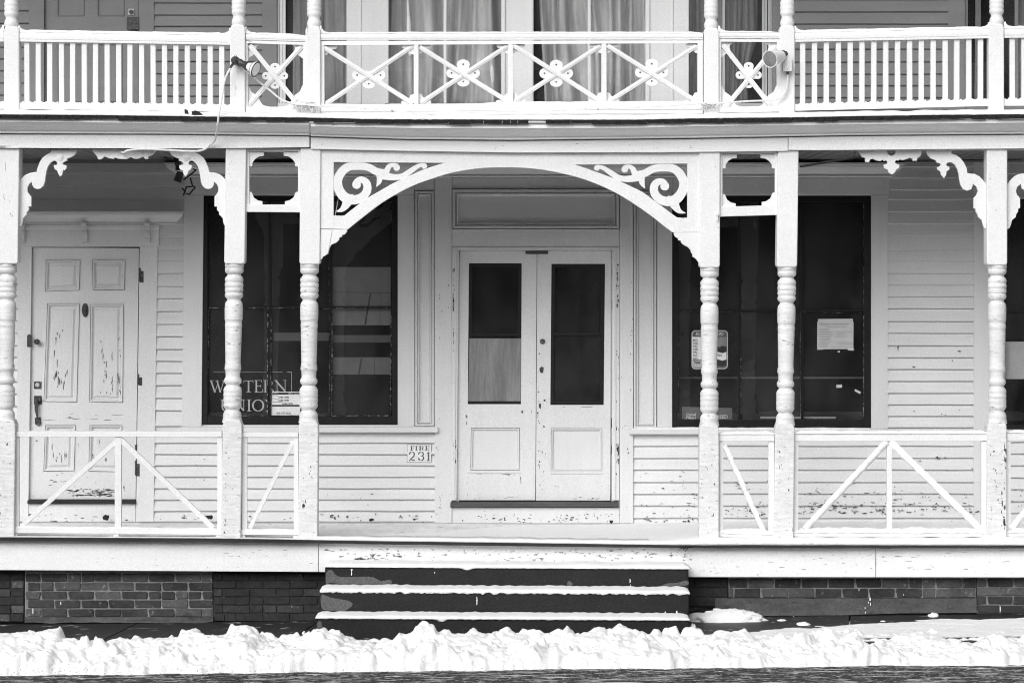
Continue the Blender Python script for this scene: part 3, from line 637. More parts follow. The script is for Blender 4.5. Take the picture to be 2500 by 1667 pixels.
def lobe_plate(cx, cy, ang_lobes, r, dist_x, dist_y, Y, parent):    # a pierced clover leaf fixed where two braces cross
    k = (DIST + Y) / F
    for (sx, sy) in ang_lobes:
        px, py = cx + sx * dist_x, cy + sy * dist_y
        out = []; inn = []
        rx = r * (1.15 if sy else 1.0); n = 24
        # tear-shaped lobe joining the centre
        A = math.atan2(sy, sx)
        for i in range(n + 1):
            a = A - 1.75 + 3.5 * i / n
            out.append((px + math.cos(a) * r * (1.2 if sy else .95), py + math.sin(a) * r * (.92 if sy else .95)))
        out += [(cx - sy * r * .8, cy + sx * r * .8), (cx + sy * r * .8, cy - sx * r * .8)]
        d_ = MB(); d_.disc(px, py, 2.0, Y + .006, .006, 10); d_.build('screw', M['metal'], parent)
        hole = [(px + 2.2 * math.cos(2 * math.pi * i / 10), py + 2.2 * math.sin(2 * math.pi * i / 10)) for i in range(10)]
        plate('rosette', [out, hole], Y + .001 * (sx + 2 * sy), .018, M['trim'], parent, bev=.002)
def xrail(x0, x1, topf, botf, name='cross_braced_railing'):
    pass
SUBT, SUBB = 98, 106
def cross_bay(parent, l1, l2, w, Yb):
    for i, (a, b) in enumerate((l1, l2)):
        m_ = MB(); m_.bar(a, b, w, Yb + .012 * i, .026); m_.build('brace', M['trim'], parent, bevel=.003)
        m2 = MB(); # narrow raised bead along the brace
        m2.bar(a, b, w * .35, Yb + .012 * i - .005, .01); m2.build('brace_bead', M['trim'], parent, bevel=.002)
# -- centre bay
x0, x1 = 783, 1716
T = pw([(783, 80), (1000, 79), (1716, 78.5)]); RB = pw([(783, 98.5), (1716, 97.5)])
BT = pw([(783, 256), (1020, 255.5), (1250, 252), (1716, 250)]); 
m_ = rail(x0, x1, lambda x: T(x) + 3, RB)
xs = [x0 + (x1 - x0) * i / 12 for i in range(13)]
SB = lambda a, b: pw([(783, a), (1716, b)])
m_.molding(xs, [(SB(101, 98.6), -.035), (SB(111, 106), -.035), (SB(111, 106), .035), (SB(101, 98.6), .035)])
CR = m_.build('cross_braced_railing', M['trimh'], HOUSE, bevel=.002); m_ = MB()
m_.molding(xs, [(BT, -.045), (lambda x: BT(x) + 17, -.045), (lambda x: BT(x) + 17, .045), (BT, .045)])
m_.molding(xs, [(lambda x: BT(x) + 17.6, -.036), (lambda x: BT(x) + 27, -.036), (lambda x: BT(x) + 27, .03), (lambda x: BT(x) + 17.6, .03)])
m_.build('bottom_rail', M['trimh'], CR, bevel=.002)
for (xa, xb) in ((783, 792), (1010, 1022), (1241, 1253), (1468.5, 1481), (1703, 1716)):
    b = MB(); b.prism([(xa, 257), (xb, 257), (xb, 104), (xa, 104)], -.034, .06); b.build('picket', M['trim'], CR, bevel=.003)
k1 = Z(750, 90, 4.704); k2 = Z(1250, 90, 4.704)
cross_bay(CR, k1([(195, 125), (1215, 768)]), k1([(1215, 105), (215, 770)]), 11, -.028)
cross_bay(CR, k1([(1290, 118), (2325, 755)]), k1([(2310, 100), (1300, 762)]), 11, -.028)
cross_bay(CR, k2([(15, 100), (1020, 742)]), k2([(1020, 100), (10, 752)]), 11, -.028)
cross_bay(CR, k2([(1095, 100), (2120, 745)]), k2([(2125, 105), (1095, 755)]), 11, -.028)
for (c, lobes) in ((k1([(708, 443)])[0], ((-1, 0), (1, 0), (0, 1))), (k1([(1792, 418)])[0], ((-1, 0), (1, 0), (0, 1), (0, -1))), (k2([(508, 422)])[0], ((-1, 0), (1, 0), (0, 1), (0, -1))), (k2([(1606, 412)])[0], ((-1, 0), (1, 0), (0, 1), (0, -1)))):
    lobe_plate(c[0], c[1], lobes, 13.2, 28.5, 21, -.006, CR)
def gusset(px, py, sx, sy, parent, Y=-.004, s=1.0):      # rounded double-lobed corner piece
    pts = [(0, 0), (30, 0), (36, 3), (37, 7), (34, 11), (27, 12), (23, 14), (17, 18), (13, 21), (12, 24), (9, 28), (4, 29), (0, 27)]
    plate('corner_gusset', [[(px + sx * a * s, py + sy * b * s) for a, b in cr(pts[:], 2)]], Y, .016, M['trim'], parent)
for (xa, xb, yt, yb) in ((792, 1010, 110, 256), (1022, 1241, 108, 254.5), (1253, 1468, 107, 251.5), (1481, 1703, 106.5, 251)):
    for (px, sx) in ((xa - 1, 1), (xb + 1, -1)):
        gusset(px, yt, sx, 1, CR, s=.85 if xa == 792 and sx == 1 else .8)
        if not (xa == 792 and sx == 1): gusset(px, yb, sx, -1, CR, s=.85)
s_ = MB(); s_.snow([W(x, T(x) + 4, 0) for x in xs], .08, .014, .25, seed=2)
for q in range(8):
    for (xp, sg) in ((783, 1),): s_.snow([W(xp + q * 3.2 - 2, 83, 0), W(xp + q * 3.2 + 2, 83, 0)], .08, .012 + .075 * math.exp(-q * .55), .15, seed=q, step=.008, taper=False)
s_.snow([W(x, BT(x) + 1, -.01) for x in xs[5:]], .07, .012, .5, seed=5)
tag(s_.build('snow', M['snow'], None, smooth=True, sharp=70), 'thin snow along the long cross-braced balcony rail', 'snow', kind='stuff')
# -- the two narrow bays
def narrow_bay(x0, x1, kk, t0, t1, b0, b1, L1, L2, lobes, hub, rr, dist, inner, seed):
    T = lambda x: lerp(t0, t1, (x - x0) / (x1 - x0)); B = lambda x: lerp(b0, b1, (x - x0) / (x1 - x0))
    m_ = rail(x0, x1, lambda x: T(x) + 3, lambda x: T(x) + 17.5); xs = [x0, (x0 + x1) / 2, x1]
    m_.molding(xs, [(lambda x: T(x) + 18.5, -.035), (lambda x: T(x) + 26, -.035), (lambda x: T(x) + 26, .035), (lambda x: T(x) + 18.5, .035)])
    P = m_.build('cross_braced_railing', M['trimh'], HOUSE, bevel=.002); m_ = MB()
    m_.molding(xs, [(B, -.045), (lambda x: B(x) + 14, -.045), (lambda x: B(x) + 14, .045), (B, .045)])
    m_.build('bottom_rail', M['trimh'], P, bevel=.002)
    for xa, xb in ((x0 - 1, inner[0]), (inner[1], x1 + 1)):
        b = MB(); b.box(xa, T(xa) + 25, xb, B(xa) + 2, -.034, .06); b.build('picket', M['trim'], P, bevel=.003)
    cross_bay(P, kk(L1), kk(L2), 11.5, -.028)
    hx, hy = kk([hub])[0]; lobe_plate(hx, hy, ((-1, 0), (1, 0), (0, 1), (0, -1)), rr, dist, dist, -.006, P)
    xa, xb = inner; yt = T(x0) + 25.5; yb = B(x0) + .5
    up = [(0, 0), (27, 0), (27, 5), (21, 9), (20, 14), (22, 20), (12, 30), (8, 32), (3, 37), (0, 38)]
    lo = [(0, 0), (52, 0), (38, -4), (30, -14), (25, -24), (16, -32), (8, -38), (0, -52)]
    for (px, sx) in ((xa, 1), (xb, -1)):
        plate('corner_gusset', [[(px + sx * a, yt + b) for a, b in up]], -.004, .016, M['trim'], P)
        plate('corner_gusset', [[(px + sx * a, yb + b) for a, b in cr(lo, 3)]], -.003, .016, M['trim'], P)
    s_ = MB(); s_.snow([W(x, T(x) + 4, 0) for x in (x0, (x0 + x1) / 2, x1)], .08, .014, .25, seed=seed)
    for q in range(8): s_.snow([W(x0 + q * 3.2 - 2, T(x0) + 3, 0), W(x0 + q * 3.2 + 2, T(x0) + 3, 0)], .08, .012 + .06 * math.exp(-q * .55), .15, seed=q, step=.008, taper=False)
    tag(s_.build('snow', M['snow'], None, smooth=True, sharp=70), 'thin snow on the narrow cross-braced rail beside the %s floodlight' % ('left' if seed == 1 else 'right'), 'snow', kind='stuff')
narrow_bay(600, 746, Z(560, 40, 6.03), 80, 84.5, 261, 261.5, [(300, 430), (975, 1260)], [(1075, 430), (260, 1330)], None, (672, 880), 9.8, 22.5, (605, 740), 1)
narrow_bay(1755, 1904, Z(1700, 50, 6.27), 76.5, 77.5, 261, 259, [(410, 380), (1150, 1320)], [(1215, 400), (445, 1330)], None, (803, 840), 10, 22.5, (1761, 1897), 2)

# ------------------------------------------------------------------ lower railings
YL = -.03
def prail(top, bot, stiles, braces, feet=(), snowy=False, seed=0, lab=''):
    m_ = MB(); (xa, ya, xb, yb, th) = top; m_.quad([(xa, ya + th), (xb, yb + th), (xb, yb), (xa, ya)], YL - .012, .07)
    P = m_.build('porch_railing', M['trim'], HOUSE, bevel=.004); m_ = MB()
    (xa, ya, xb, yb, th) = bot; m_.quad([(xa, ya + th), (xb, yb + th), (xb, yb), (xa, ya)], YL - .012, .07); m_.build('bottom_rail', M['trim'], P, bevel=.004)
    for (xa, xb, ya, yb) in stiles: b = MB(); b.box(xa, ya, xb, yb, YL, .045); b.build('upright', M['trim'], P, bevel=.003)
    for i, (a, c, w) in enumerate(braces): b = MB(); b.bar(a, c, w, YL + .004, .035); b.build('diagonal_brace', M['trim'], P, bevel=.003)
    for (xa, xb, ya, yb) in feet: b = MB(); b.box(xa, ya, xb, yb, YL, .05); b.build('foot_block', M['trim'], P, bevel=.003)
    if lab:
        s_ = MB(); (xa, ya, xb, yb, th) = top; h = .022 if snowy else .004
        s_.snow([W(xa, ya + 1, YL + .02), W(xb, yb + 1, YL + .02)], .085 if snowy else .06, h, .4, seed=seed, step=.02)
        (xa, ya, xb, yb, th) = bot
        s_.snow([W(xa + 3, ya + 1, YL + .02), W((xa + xb) / 2, (ya + yb) / 2 + 1, YL + .02), W(xb - 3, yb + 1, YL + .02)], .085 if snowy else .06, .03 if snowy else .012, .6, seed=seed + 1, step=.02, droop=.006 if snowy else 0)
        if snowy:
            for (a, c, w) in braces:                          # wind-blown snow stuck along the braces
                d = Vector((0, -.004, 0)); A, B_ = W(a[0], a[1], YL), W(c[0], c[1], YL); n = 40; vs = []
                dx, dy = c[0] - a[0], c[1] - a[1]; L = math.hypot(dx, dy); nx, ny = -dy / L, dx / L
                if ny > 0: nx, ny = -nx, -ny
                for i in range(n + 1):
                    t = i / n; x, y = lerp(a[0], c[0], t), lerp(a[1], c[1], t); e = 1 + .5 * noise.noise(Vector((x * .1, y * .1, seed)))
                    for (o, yy) in ((w * .5 - 1, .03), (w * .5 + 2.2 * e, .02), (w * .5 + 2.4 * e, -.006 * e), (w * .1, -.013 * e), (-w * .42 * e, -.004), (-w * .4, .02)):
                        vs.append(W(x + nx * o, y + ny * o, YL + yy))
                s_.add(vs, [[p * 6 + i, p * 6 + (i + 1) % 6, (p + 1) * 6 + (i + 1) % 6, (p + 1) * 6 + i] for p in range(n) for i in range(6)])
        tag(s_.build('snow', M['snow'], None, smooth=True, sharp=70), lab, 'snow', kind='stuff')
prail((32, 1052, 541, 1053, 14), (30, 1286, 541, 1291, 14), [(32, 46, 1066, 1288), (280, 296, 1067, 1289), (530, 542, 1067, 1293)],
      [((284, 1078), (52, 1284), 11.5), ((293, 1072), (520, 1288), 13)], [(30, 42, 1300, 1311), (277, 290, 1302, 1312), (527, 539, 1304, 1315)], False, 11, 'dusting of snow on the porch rail in front of the panelled door')
prail((588, 1055, 728, 1055, 12), (588, 1293, 730, 1293, 12), [(590, 603, 1067, 1294), (717, 728, 1067, 1294)], [((716, 1076), (610, 1289), 10)], [(588, 598, 1305, 1316), (716, 727, 1305, 1316)], False, 13, 'dusting of snow on the narrow porch rail left of the steps')
prail((1755, 1058, 1891, 1058, 19), (1755, 1296, 1891, 1301, 13), [(1756, 1766, 1077, 1300), (1876, 1890, 1077, 1302)], [((1767, 1086), (1866, 1302), 10)], [], True, 15, 'snow stuck to the narrow porch rail right of the steps')
prail((1937, 1057, 2412, 1056, 20), (1937, 1296, 2412, 1297, 13), [(1937, 1949, 1077, 1298), (2165, 2178, 1085, 1298), (2396, 2411, 1077, 1298)],
      [((2166, 1080), (1966, 1292), 14), ((2172, 1078), (2396, 1295), 14)], [], True, 17, 'thick snow stuck to the wide porch rail with two diagonal braces')
prail((2457, 1055, 2700, 1055, 20), (2457, 1296, 2700, 1296, 13), [(2457, 2468, 1077, 1298)], [((2640, 1080), (2470, 1292), 14)], [], True, 19, 'snow on the porch rail at the far right end')

# ------------------------------------------------------------------ arch and fretwork
k1 = Z(760, 380, 6.533); k3 = Z(760, 360, 2.352); kr = Z(1400, 380, 6.533)
arch = k3([(210, 470), (300, 398), (400, 322), (500, 262), (600, 213), (700, 178), (800, 148), (900, 129), (1000, 118), (1120, 115), (1240, 119), (1350, 132), (1450, 152), (1550, 178), (1650, 215), (1750, 262), (1850, 322), (1950, 392), (2030, 455), (2075, 488)])
outer = [(782, 558.5), (783, 364), (1250, 371), (1709, 371), (1709, 567)] + cr(arch, 3, False)[::-1]
hl = k1([(357, 107), (2115, 118)]) + cr(k1([(2115, 118), (1840, 207), (1550, 327), (1300, 445), (1100, 560), (915, 665), (700, 820), (530, 955)]), 3, False)[1:] + k1([(480, 962), (355, 955)])
hr = kr([(1817, 990), (1817, 130), (30, 145)]) + cr(kr([(30, 145), (300, 240), (620, 355), (870, 470), (1100, 580), (1240, 685), (1400, 800), (1560, 920), (1650, 985)]), 3, False)[1:] + kr([(1750, 995)])
YA = -.060
AR = plate('arch_board', [outer, hl, hr], YA, .045, M['trim'], HOUSE, bev=.003)
ML = lambda p: (p[0], p[1]); MR = lambda p: (2493.5 - p[0], p[1] + 3.8 + 1.0 * (p[0] - 815) / 300)
for F_ in (ML, MR):
    m_ = MB(); d = .032
    def S(pts, ws, off): m_.strip([F_(p) for p in k1(pts)], [w / 6.533 for w in ws], YA + .004 + off, d, 6)
    def Dd(x, y, r, off): p = F_(k1([(x, y)])[0]); m_.disc(p[0], p[1], r / 6.533, YA + .004 + off, d, 24)
    S([(1150, 280), (1040, 255), (900, 185), (740, 165), (600, 178), (500, 245), (430, 360), (418, 460), (455, 570), (540, 670), (660, 705), (770, 685), (855, 620), (895, 530), (880, 440), (820, 390), (760, 395), (722, 440)], [120, 120, 118, 125, 130, 135, 142, 148, 150, 160, 150, 140, 135, 130, 122, 105, 105, 120], 0)
    Dd(722, 462, 70, .0012)
    S([(560, 640), (575, 720), (540, 800), (480, 865), (385, 893)], [220, 170, 120, 70, 4], .0006)
    S([(1060, 250), (1090, 330), (1080, 420), (1036, 498)], [120, 100, 75, 4], .0018)
    S([(1060, 262), (1150, 310), (1250, 338), (1360, 345), (1470, 320), (1580, 250), (1680, 180), (1760, 150), (1800, 155)], [120, 135, 110, 95, 90, 85, 72, 62, 75], .0024)
    Dd(1803, 168, 45, .003)
    S([(1150, 310), (1205, 240), (1240, 175), (1300, 148), (1350, 160), (1370, 195)], [100, 95, 78, 68, 75, 85], .0036)
    Dd(1362, 192, 52, .0042)
    m_.build('scrollwork', M['trim'], AR, bevel=0)
lowl = k1([(150, 1176), (560, 1180), (575, 1192), (560, 1225), (530, 1258), (490, 1266), (490, 1300), (452, 1300), (440, 1345), (400, 1385), (320, 1420), (290, 1475), (275, 1530), (268, 1568)]) + Z(480, 360, 2.24)([(722, 566), (718, 580), (705, 590), (690, 598), (684, 612), (677, 614), (675, 560)])
plate('serrated_bracket', [lowl], YA - .004, .045, M['trim'], HOUSE, bev=.002)
lowr = kr([(2015, 1226), (1600, 1228), (1605, 1265), (1630, 1300), (1668, 1318), (1672, 1352), (1712, 1355), (1720, 1390), (1760, 1425), (1830, 1460), (1865, 1500), (1885, 1565)]) + k3([(2185, 600), (2190, 615), (2187, 625), (2210, 640), (2225, 662), (2232, 664)])
plate('serrated_bracket', [lowr], YA - .004, .045, M['trim'], HOUSE, bev=.002)

# scrolled brackets of the left and right bays
kb = Z(0, 350, 7.128)
BR = kb([(300, 680), (325, 675), (370, 612), (440, 550), (520, 515), (600, 503), (633, 500), (650, 430), (690, 330), (740, 250), (820, 190), (880, 160), (900, 95), (1330, 95), (1325, 150), (1290, 210), (1230, 245), (1163, 268), (1168, 300), (1120, 320), (1085, 350), (1100, 376), (1155, 380), (1160, 430), (1130, 465), (1092, 472), (1095, 500), (1080, 550), (1048, 580), (1015, 540), (995, 480), (950, 450), (933, 400), (940, 378), (990, 375), (995, 345), (975, 310), (930, 303), (880, 340), (835, 400), (810, 480), (795, 560), (785, 650), (760, 730), (710, 785), (650, 800), (590, 780), (555, 720), (550, 672), (505, 712), (478, 770), (480, 840), (510, 890), (545, 930), (545, 1100), (495, 1102), (505, 1140), (490, 1175), (465, 1195), (465, 1240), (430, 1270), (400, 1310), (395, 1360), (380, 1420), (340, 1455), (290, 1462)])
def bracket(f, boss=True):
    o = plate('scroll_bracket', [[f(p) for p in BR]], -.03, .035, M['trim'], HOUSE, bev=.003)
    if boss:
        b = MB(); c = f(kb([(1045, 240)])[0]); b.prism([(c[0] + 9 * math.cos(a * .262), c[1] + 9 * math.sin(a * .262)) for a in range(24)], -.036, .008)
        b.disc(c[0], c[1], 6, -.041, .008); b.disc(c[0], c[1], 3, -.045, .01); b.build('boss', M['trim'], o, bevel=.002)
bracket(lambda p: p)
bracket(lambda p: (600 - p[0] - (0 if p[1] < 420 else 0), p[1]))
kk = Z(2080, 350, 5.6)
BR2 = kk([(1020, 95), (1035, 160), (1075, 205), (1150, 235), (1160, 265), (1205, 275), (1215, 300), (1195, 318), (1165, 325), (1170, 360), (1210, 385), (1220, 430), (1260, 480), (1290, 430), (1295, 385), (1335, 360), (1335, 322), (1305, 315), (1290, 290), (1310, 265), (1360, 262), (1405, 290), (1440, 350), (1460, 420), (1470, 500), (1485, 570), (1520, 625), (1580, 650), (1635, 625), (1650, 590), (1650, 555), (1700, 590), (1722, 650), (1705, 705), (1665, 750), (1665, 885), (1695, 900), (1690, 930), (1720, 975), (1725, 1010), (1775, 1050), (1790, 1110), (1810, 1160), (1850, 1180), (1880, 1180), (1880, 560), (1825, 545), (1790, 500), (1740, 450), (1680, 420), (1582, 410), (1570, 340), (1530, 260), (1480, 200), (1420, 160), (1362, 142), (1362, 95)])
plate('scroll_bracket', [BR2], -.03, .035, M['trim'], HOUSE, bev=.003)
plate('scroll_bracket', [[(4868 - p[0], p[1]) for p in BR2]], -.03, .035, M['trim'], HOUSE, bev=.003)
bracket(lambda p: (-(p[0] - 43) + 1, p[1]), False)
plate('fretwork_drop', [Z(0, 340, 3.92)([(880, 95), (890, 125), (925, 160), (940, 195), (970, 192), (1000, 165), (1040, 183), (1085, 190), (1100, 175), (1130, 188), (1210, 192), (1250, 172), (1290, 190), (1330, 185), (1370, 165), (1388, 190), (1415, 190), (1420, 165), (1460, 150), (1485, 120), (1500, 95)])], -.03, .035, M['trim'], HOUSE, bev=.003)
plate('fretwork_drop', [kk([(88, 98), (130, 180), (180, 200), (185, 258), (235, 258), (250, 225), (285, 210), (330, 235), (390, 245), (425, 225), (440, 245), (470, 235), (490, 260), (475, 285), (432, 290), (440, 340), (490, 365), (500, 400), (545, 430), (590, 395), (605, 360), (645, 340), (650, 290), (600, 280), (590, 255), (605, 230), (640, 240), (650, 220), (700, 235), (750, 215), (800, 198), (830, 215), (835, 240), (890, 240), (895, 205), (935, 180), (950, 140), (955, 96), (602, 96), (590, 150), (540, 175), (490, 150), (475, 96)])], -.03, .035, M['trim'], HOUSE, bev=.003)
# pierced frames between the paired posts
def pierced(x0, x1, xa, xb, yt, yi, yb0, yb1, th0, th1):
    m_ = MB(); m_.box(x0, yt - 6, xa, yb0 + 4, -.045, .05); m_.box(xb, yt - 6, x1, yb0 + 4, -.045, .05)
    m_.quad([(x0, yb0 + th0), (x1, yb1 + th1), (x1, yb1), (x0, yb0)], -.052, .064); m_.box(xa, yt - 6, xb, yi - 2, -.043, .046)
    P = m_.build('pierced_frame', M['trim'], HOUSE, bevel=.003)
    up = [(0, 0), (36, 0), (36, 8), (24, 10), (15, 16), (9, 24), (8, 34), (0, 34)]
    lo = [(0, 0), (33, 0), (33, -9), (22, -11), (12, -18), (8, -28), (7, -31), (0, -33)]
    for (px, sx) in ((xa - 1, 1), (xb + 1, -1)):
        plate('corner_gusset', [[(px + sx * a, yi + b) for a, b in up]], -.036, .025, M['trim'], P)
        plate('corner_gusset', [[(px + sx * a, lerp(yb0, yb1, (px - x0) / (x1 - x0)) + 1 + b) for a, b in lo]], -.034, .025, M['trim'], P)
pierced(600, 733, 608.5, 727.5, 369, 372.5, 499.5, 499.5, 18, 19)
pierced(1757, 1899, 1764, 1892, 375, 377.5, 505, 501, 24, 24)

# ------------------------------------------------------------------ shop windows (dark sashes, six panes each)
def display_window(x0, y0, x1, y1, vx, hy, fr, label_putty=()):
    m_ = MB(); l, t, r, b = fr; Yw = YW - .005; d = .07
    m_.quad([(x0 - 2 if x0 > 600 else x0 - 5, y1), (x0 + l, y1), (x0 + l, y0), (x0, y0)], Yw, d); m_.box(x1 - r, y0, x1, y1, Yw, d)
    m_.box(x0 + l, y0, x1 - r, y0 + t, Yw + .002, d); m_.box(x0 + l, y1 - b, x1 - r, y1, Yw + .002, d)
    for v in vx: m_.box(v - 3.2, y0 + t, v + 3.2, y1 - b, Yw + .02, .04)
    xs = [x0 + l] + list(vx) + [x1 - r]
    for i in range(len(xs) - 1): m_.box(xs[i] + (3.2 if i else 0), hy - 3, xs[i + 1] - (3.2 if i < len(xs) - 2 else 0), hy + 3, Yw + .021, .04)
    P = m_.build('display_window', M['black'], HOUSE, bevel=.003)
    ys = [y0 + t, hy, y1 - b]
    for i in range(len(xs) - 1):
        for j in range(2):
            a, c = xs[i] + (3 if i else 0), xs[i + 1] - (3 if i < len(xs) - 2 else 0)
            g = MB(); g.box(a, ys[j] + (3 if j else 0), c, ys[j + 1] - (0 if j else 3), Yw + .035, .004); g.build('pane', M['glass'], P)
    for (a, b_, w) in label_putty:
        g = MB(); n = max(4, int(math.hypot(b_[0] - a[0], b_[1] - a[1]) / 6)); pts = [(lerp(a[0], b_[0], i / n) + random.uniform(-.4, .4), lerp(a[1], b_[1], i / n) + random.uniform(-.4, .4)) for i in range(n + 1)]
        g.strip(pts, [w * random.uniform(.3, 1.3) for _ in pts], Yw + .012, .02, 1); g.build('putty_line', M['putty'], P)
display_window(494, 478, 971, 1037, (658.5, 807.5), 750, (13, 15, 14, 21),
    [((509, 752), (656, 752), 1.6), ((509, 753), (505, 1014), 2.4), ((509, 1014), (652, 1015), 1.8), ((654, 753), (653, 1012), 2.0), ((664, 752), (803, 754), .9), ((662, 755), (661, 1012), 1.3), ((811, 752), (955, 752), 1.2), ((955, 752), (954, 1014), 1.5), ((811, 755), (810, 1014), 1.8), ((812, 1015), (953, 1014), 1.8), ((803, 650), (804, 1012), .8), ((500, 790), (498, 1010), 2.2), ((662, 1014), (803, 1014), .7)])
display_window(1641, 478, 2127, 1044, (1805, 1959), 759, (15, 14, 17, 20),
    [((1656, 760), (1656, 1022), 1.5), ((1656, 760), (1802, 761), .8), ((1809, 762), (1809, 1023), 1.1), ((1954, 762), (1954, 1022), .8), ((1964, 762), (2108, 764), 1.0), ((2109, 764), (2108, 1022), 1.3), ((1656, 1023), (1800, 1024), .9), ((1962, 1022), (2108, 1028), .8), ((2109, 492), (2109, 752), .6)])
display_window(2440, 482, 2700, 1048, (2570,), 760, (12, 12, 12, 10))
wb = MB(); wb.box(2452, 834, 2690, 925, YW + .12, .012)
hb(wb, 'window_board', M['paperw'])

# casings, sills, entablature on the wall
def board(name, pts, proud=.022, mat='frame', d=.05, parent=HOUSE, bev=.003, Y=YW):
    m_ = MB(); m_.quad(pts, Y - proud, d); return m_.build(name, M[mat], parent, bevel=bev)
R4 = lambda x0, y0, x1, y1: [(x0, y1), (x1, y1), (x1, y0), (x0, y0)]
board('window_casing', [(443, 1041), (492, 1041), (497, 476), (450, 476)])
board('window_casing', R4(971, 476, 1012, 1041)); board('window_casing', R4(2127, 476, 2168, 1046))
board('corner_board', R4(2377, 380, 2412, 1278)); board('window_casing', R4(2412, 486, 2440, 1048), .03)
board('window_casing', R4(1604, 466, 1641, 1043), .022)
board('pilaster', R4(1061, 400, 1103, 1277), .034); board('pilaster', R4(1513, 400, 1546, 1277), .034)
for (a, b, lf) in ((1012.5, 1060.5, 0), (1546.5, 1603.5, 1)):
    m_ = MB(); yb = 1041 if not lf else 1046; q = [(a, 466), (b, 466), (b, yb), (a, yb)]
    m_.nest(q, [(0, -.022), (.1, -.004), (1.3, -.004), (1.4, -.036), (5, -.036), (6, -.018), (8, -.012), (9, -.030), (11, -.028), (13, -.006), (15, -.006)], YW); hb(m_, 'pilaster_panel', M['frame'])
board('frieze_board', R4(1012, 434, 1060.5, 465.5), .024); board('frieze_board', R4(1546.5, 434, 1642, 465.5), .024)
board('frieze_board', R4(450, 434, 1011.5, 475.5), .026); board('frieze_board', R4(1642.5, 434, 2171, 475.5), .026); board('frieze_board', R4(1103.5, 434, 1512.5, 461), .020)
f = lambda v: (lambda x: v)
def cornice(x0, x1, yt, yb, depth, name='cornice', mat='frame', ret=0):
    m_ = MB(); h = yb - yt; pr = [(0, 1.0), (.14, 1.0), (.16, .88), (.3, .86), (.45, .74), (.62, .52), (.76, .34), (.84, .28), (.86, .34), (.94, .34), (1, .22)]
    xs = [(x0, 0), (x1, 0)]; prof = [(f(yt + h * a), YW - depth * b) for a, b in pr] + [(f(yb), YW + .01), (f(yt), YW + .01)]
    # ends step in with the profile so the moulding shows its returned shape
    vs = []; m = len(prof); K = [pr[min(i, len(pr) - 1)][1] if i < len(pr) else 0.22 for i in range(m)]
    K[m - 1] = 1.0
    for x, sg in ((x0, 1), ((x0 + x1) / 2, 0), (x1, -1)): vs += [W(x + sg * (1 - K[i]) * ret, prof[i][0](x), prof[i][1]) for i in range(m)]
    m_.add(vs, [[a * m + i, a * m + (i + 1) % m, (a + 1) * m + (i + 1) % m, (a + 1) * m + i] for a in range(2) for i in range(m)] + [list(range(m)), [2 * m + i for i in range(m)][::-1]])
    return m_.build(name, M[mat], HOUSE)
cornice(401, 2209, 397, 433.5, .15, ret=42)
# side door head
cornice(36, 449, 516.5, 549, .15, 'door_cornice', ret=26)
board('door_frieze', R4(48, 549, 388, 601), .034); 
m_ = MB(); m_.molding([48, 388], [(f(549), YW - .05), (f(557), YW - .048), (f(561), YW - .036), (f(561), YW - .03), (f(549), YW - .03)]); hb(m_, 'bed_moulding', M['frame'])
for xa in (51, 203, 357):
    b = MB(); prof = [(545, .13), (551, .13), (553, .085), (560, .095), (562, .075), (568, .088), (577, .085), (579, .062), (586, .072), (591, .07), (593, .034), (545, .034)]
    k_ = []
    for x in (xa, xa + 12): k_ += [W(x, y, YW) + Vector((0, -d_, 0)) for y, d_ in prof]
    n_ = len(prof); b.add(k_, [[i, (i + 1) % n_, n_ + (i + 1) % n_, n_ + i] for i in range(n_)] + [list(range(n_)), [n_ + i for i in range(n_)][::-1]])
    hb(b, 'corbel', M['frame'], bevel=.002)
board('door_casing', [(38, 1273), (69, 1273), (77.5, 601.5), (45, 601.5)], .026); board('door_casing', [(332, 1273), (375, 1273), (385, 601.5), (341, 601.5)], .026)
board('door_sill', [(66, 1229), (331, 1229), (331, 1221), (67, 1221)], .05, 'deckedge', .12); board('kick_board', R4(60, 1229.5, 331, 1273), .018)
# transom panel over the double door
m_ = MB(); m_.nest([(1103.5, 461.5), (1512.5, 461.5), (1512.5, 559), (1103.5, 559)], [(0, -.020), (.1, -.002), (1.3, -.002), (1.4, -.042), (7, -.042), (8, -.016), (11, -.012), (12, -.034), (14.5, -.030), (17.5, .004), (20, .004)], YW); hb(m_, 'transom_panel', M['frame'])
board('door_head', R4(1103.5, 559.5, 1512.5, 603.5), .026)
# sills
def sill(x0, x1, y0, y1): return board('window_sill', [(x0, y1), (x1, y1), (x1, y0), (x0, y0)], .075, 'frame', .12, bev=.006)
sill(438, 1069, 1042, 1055.5); sill(1536, 2420, 1047, 1060); sill(2400.5, 2700, 1050, 1061)
m_ = MB(); m_.snow([W(1540, 1047, YW - .04), W(1700, 1047, YW - .04), W(2127, 1048, YW - .04)], .07, .014, .5, seed=31)
tag(m_.build('snow', M['snow'], None, smooth=True, sharp=70), 'line of snow on the sill of the right shop window', 'snow', kind='stuff')

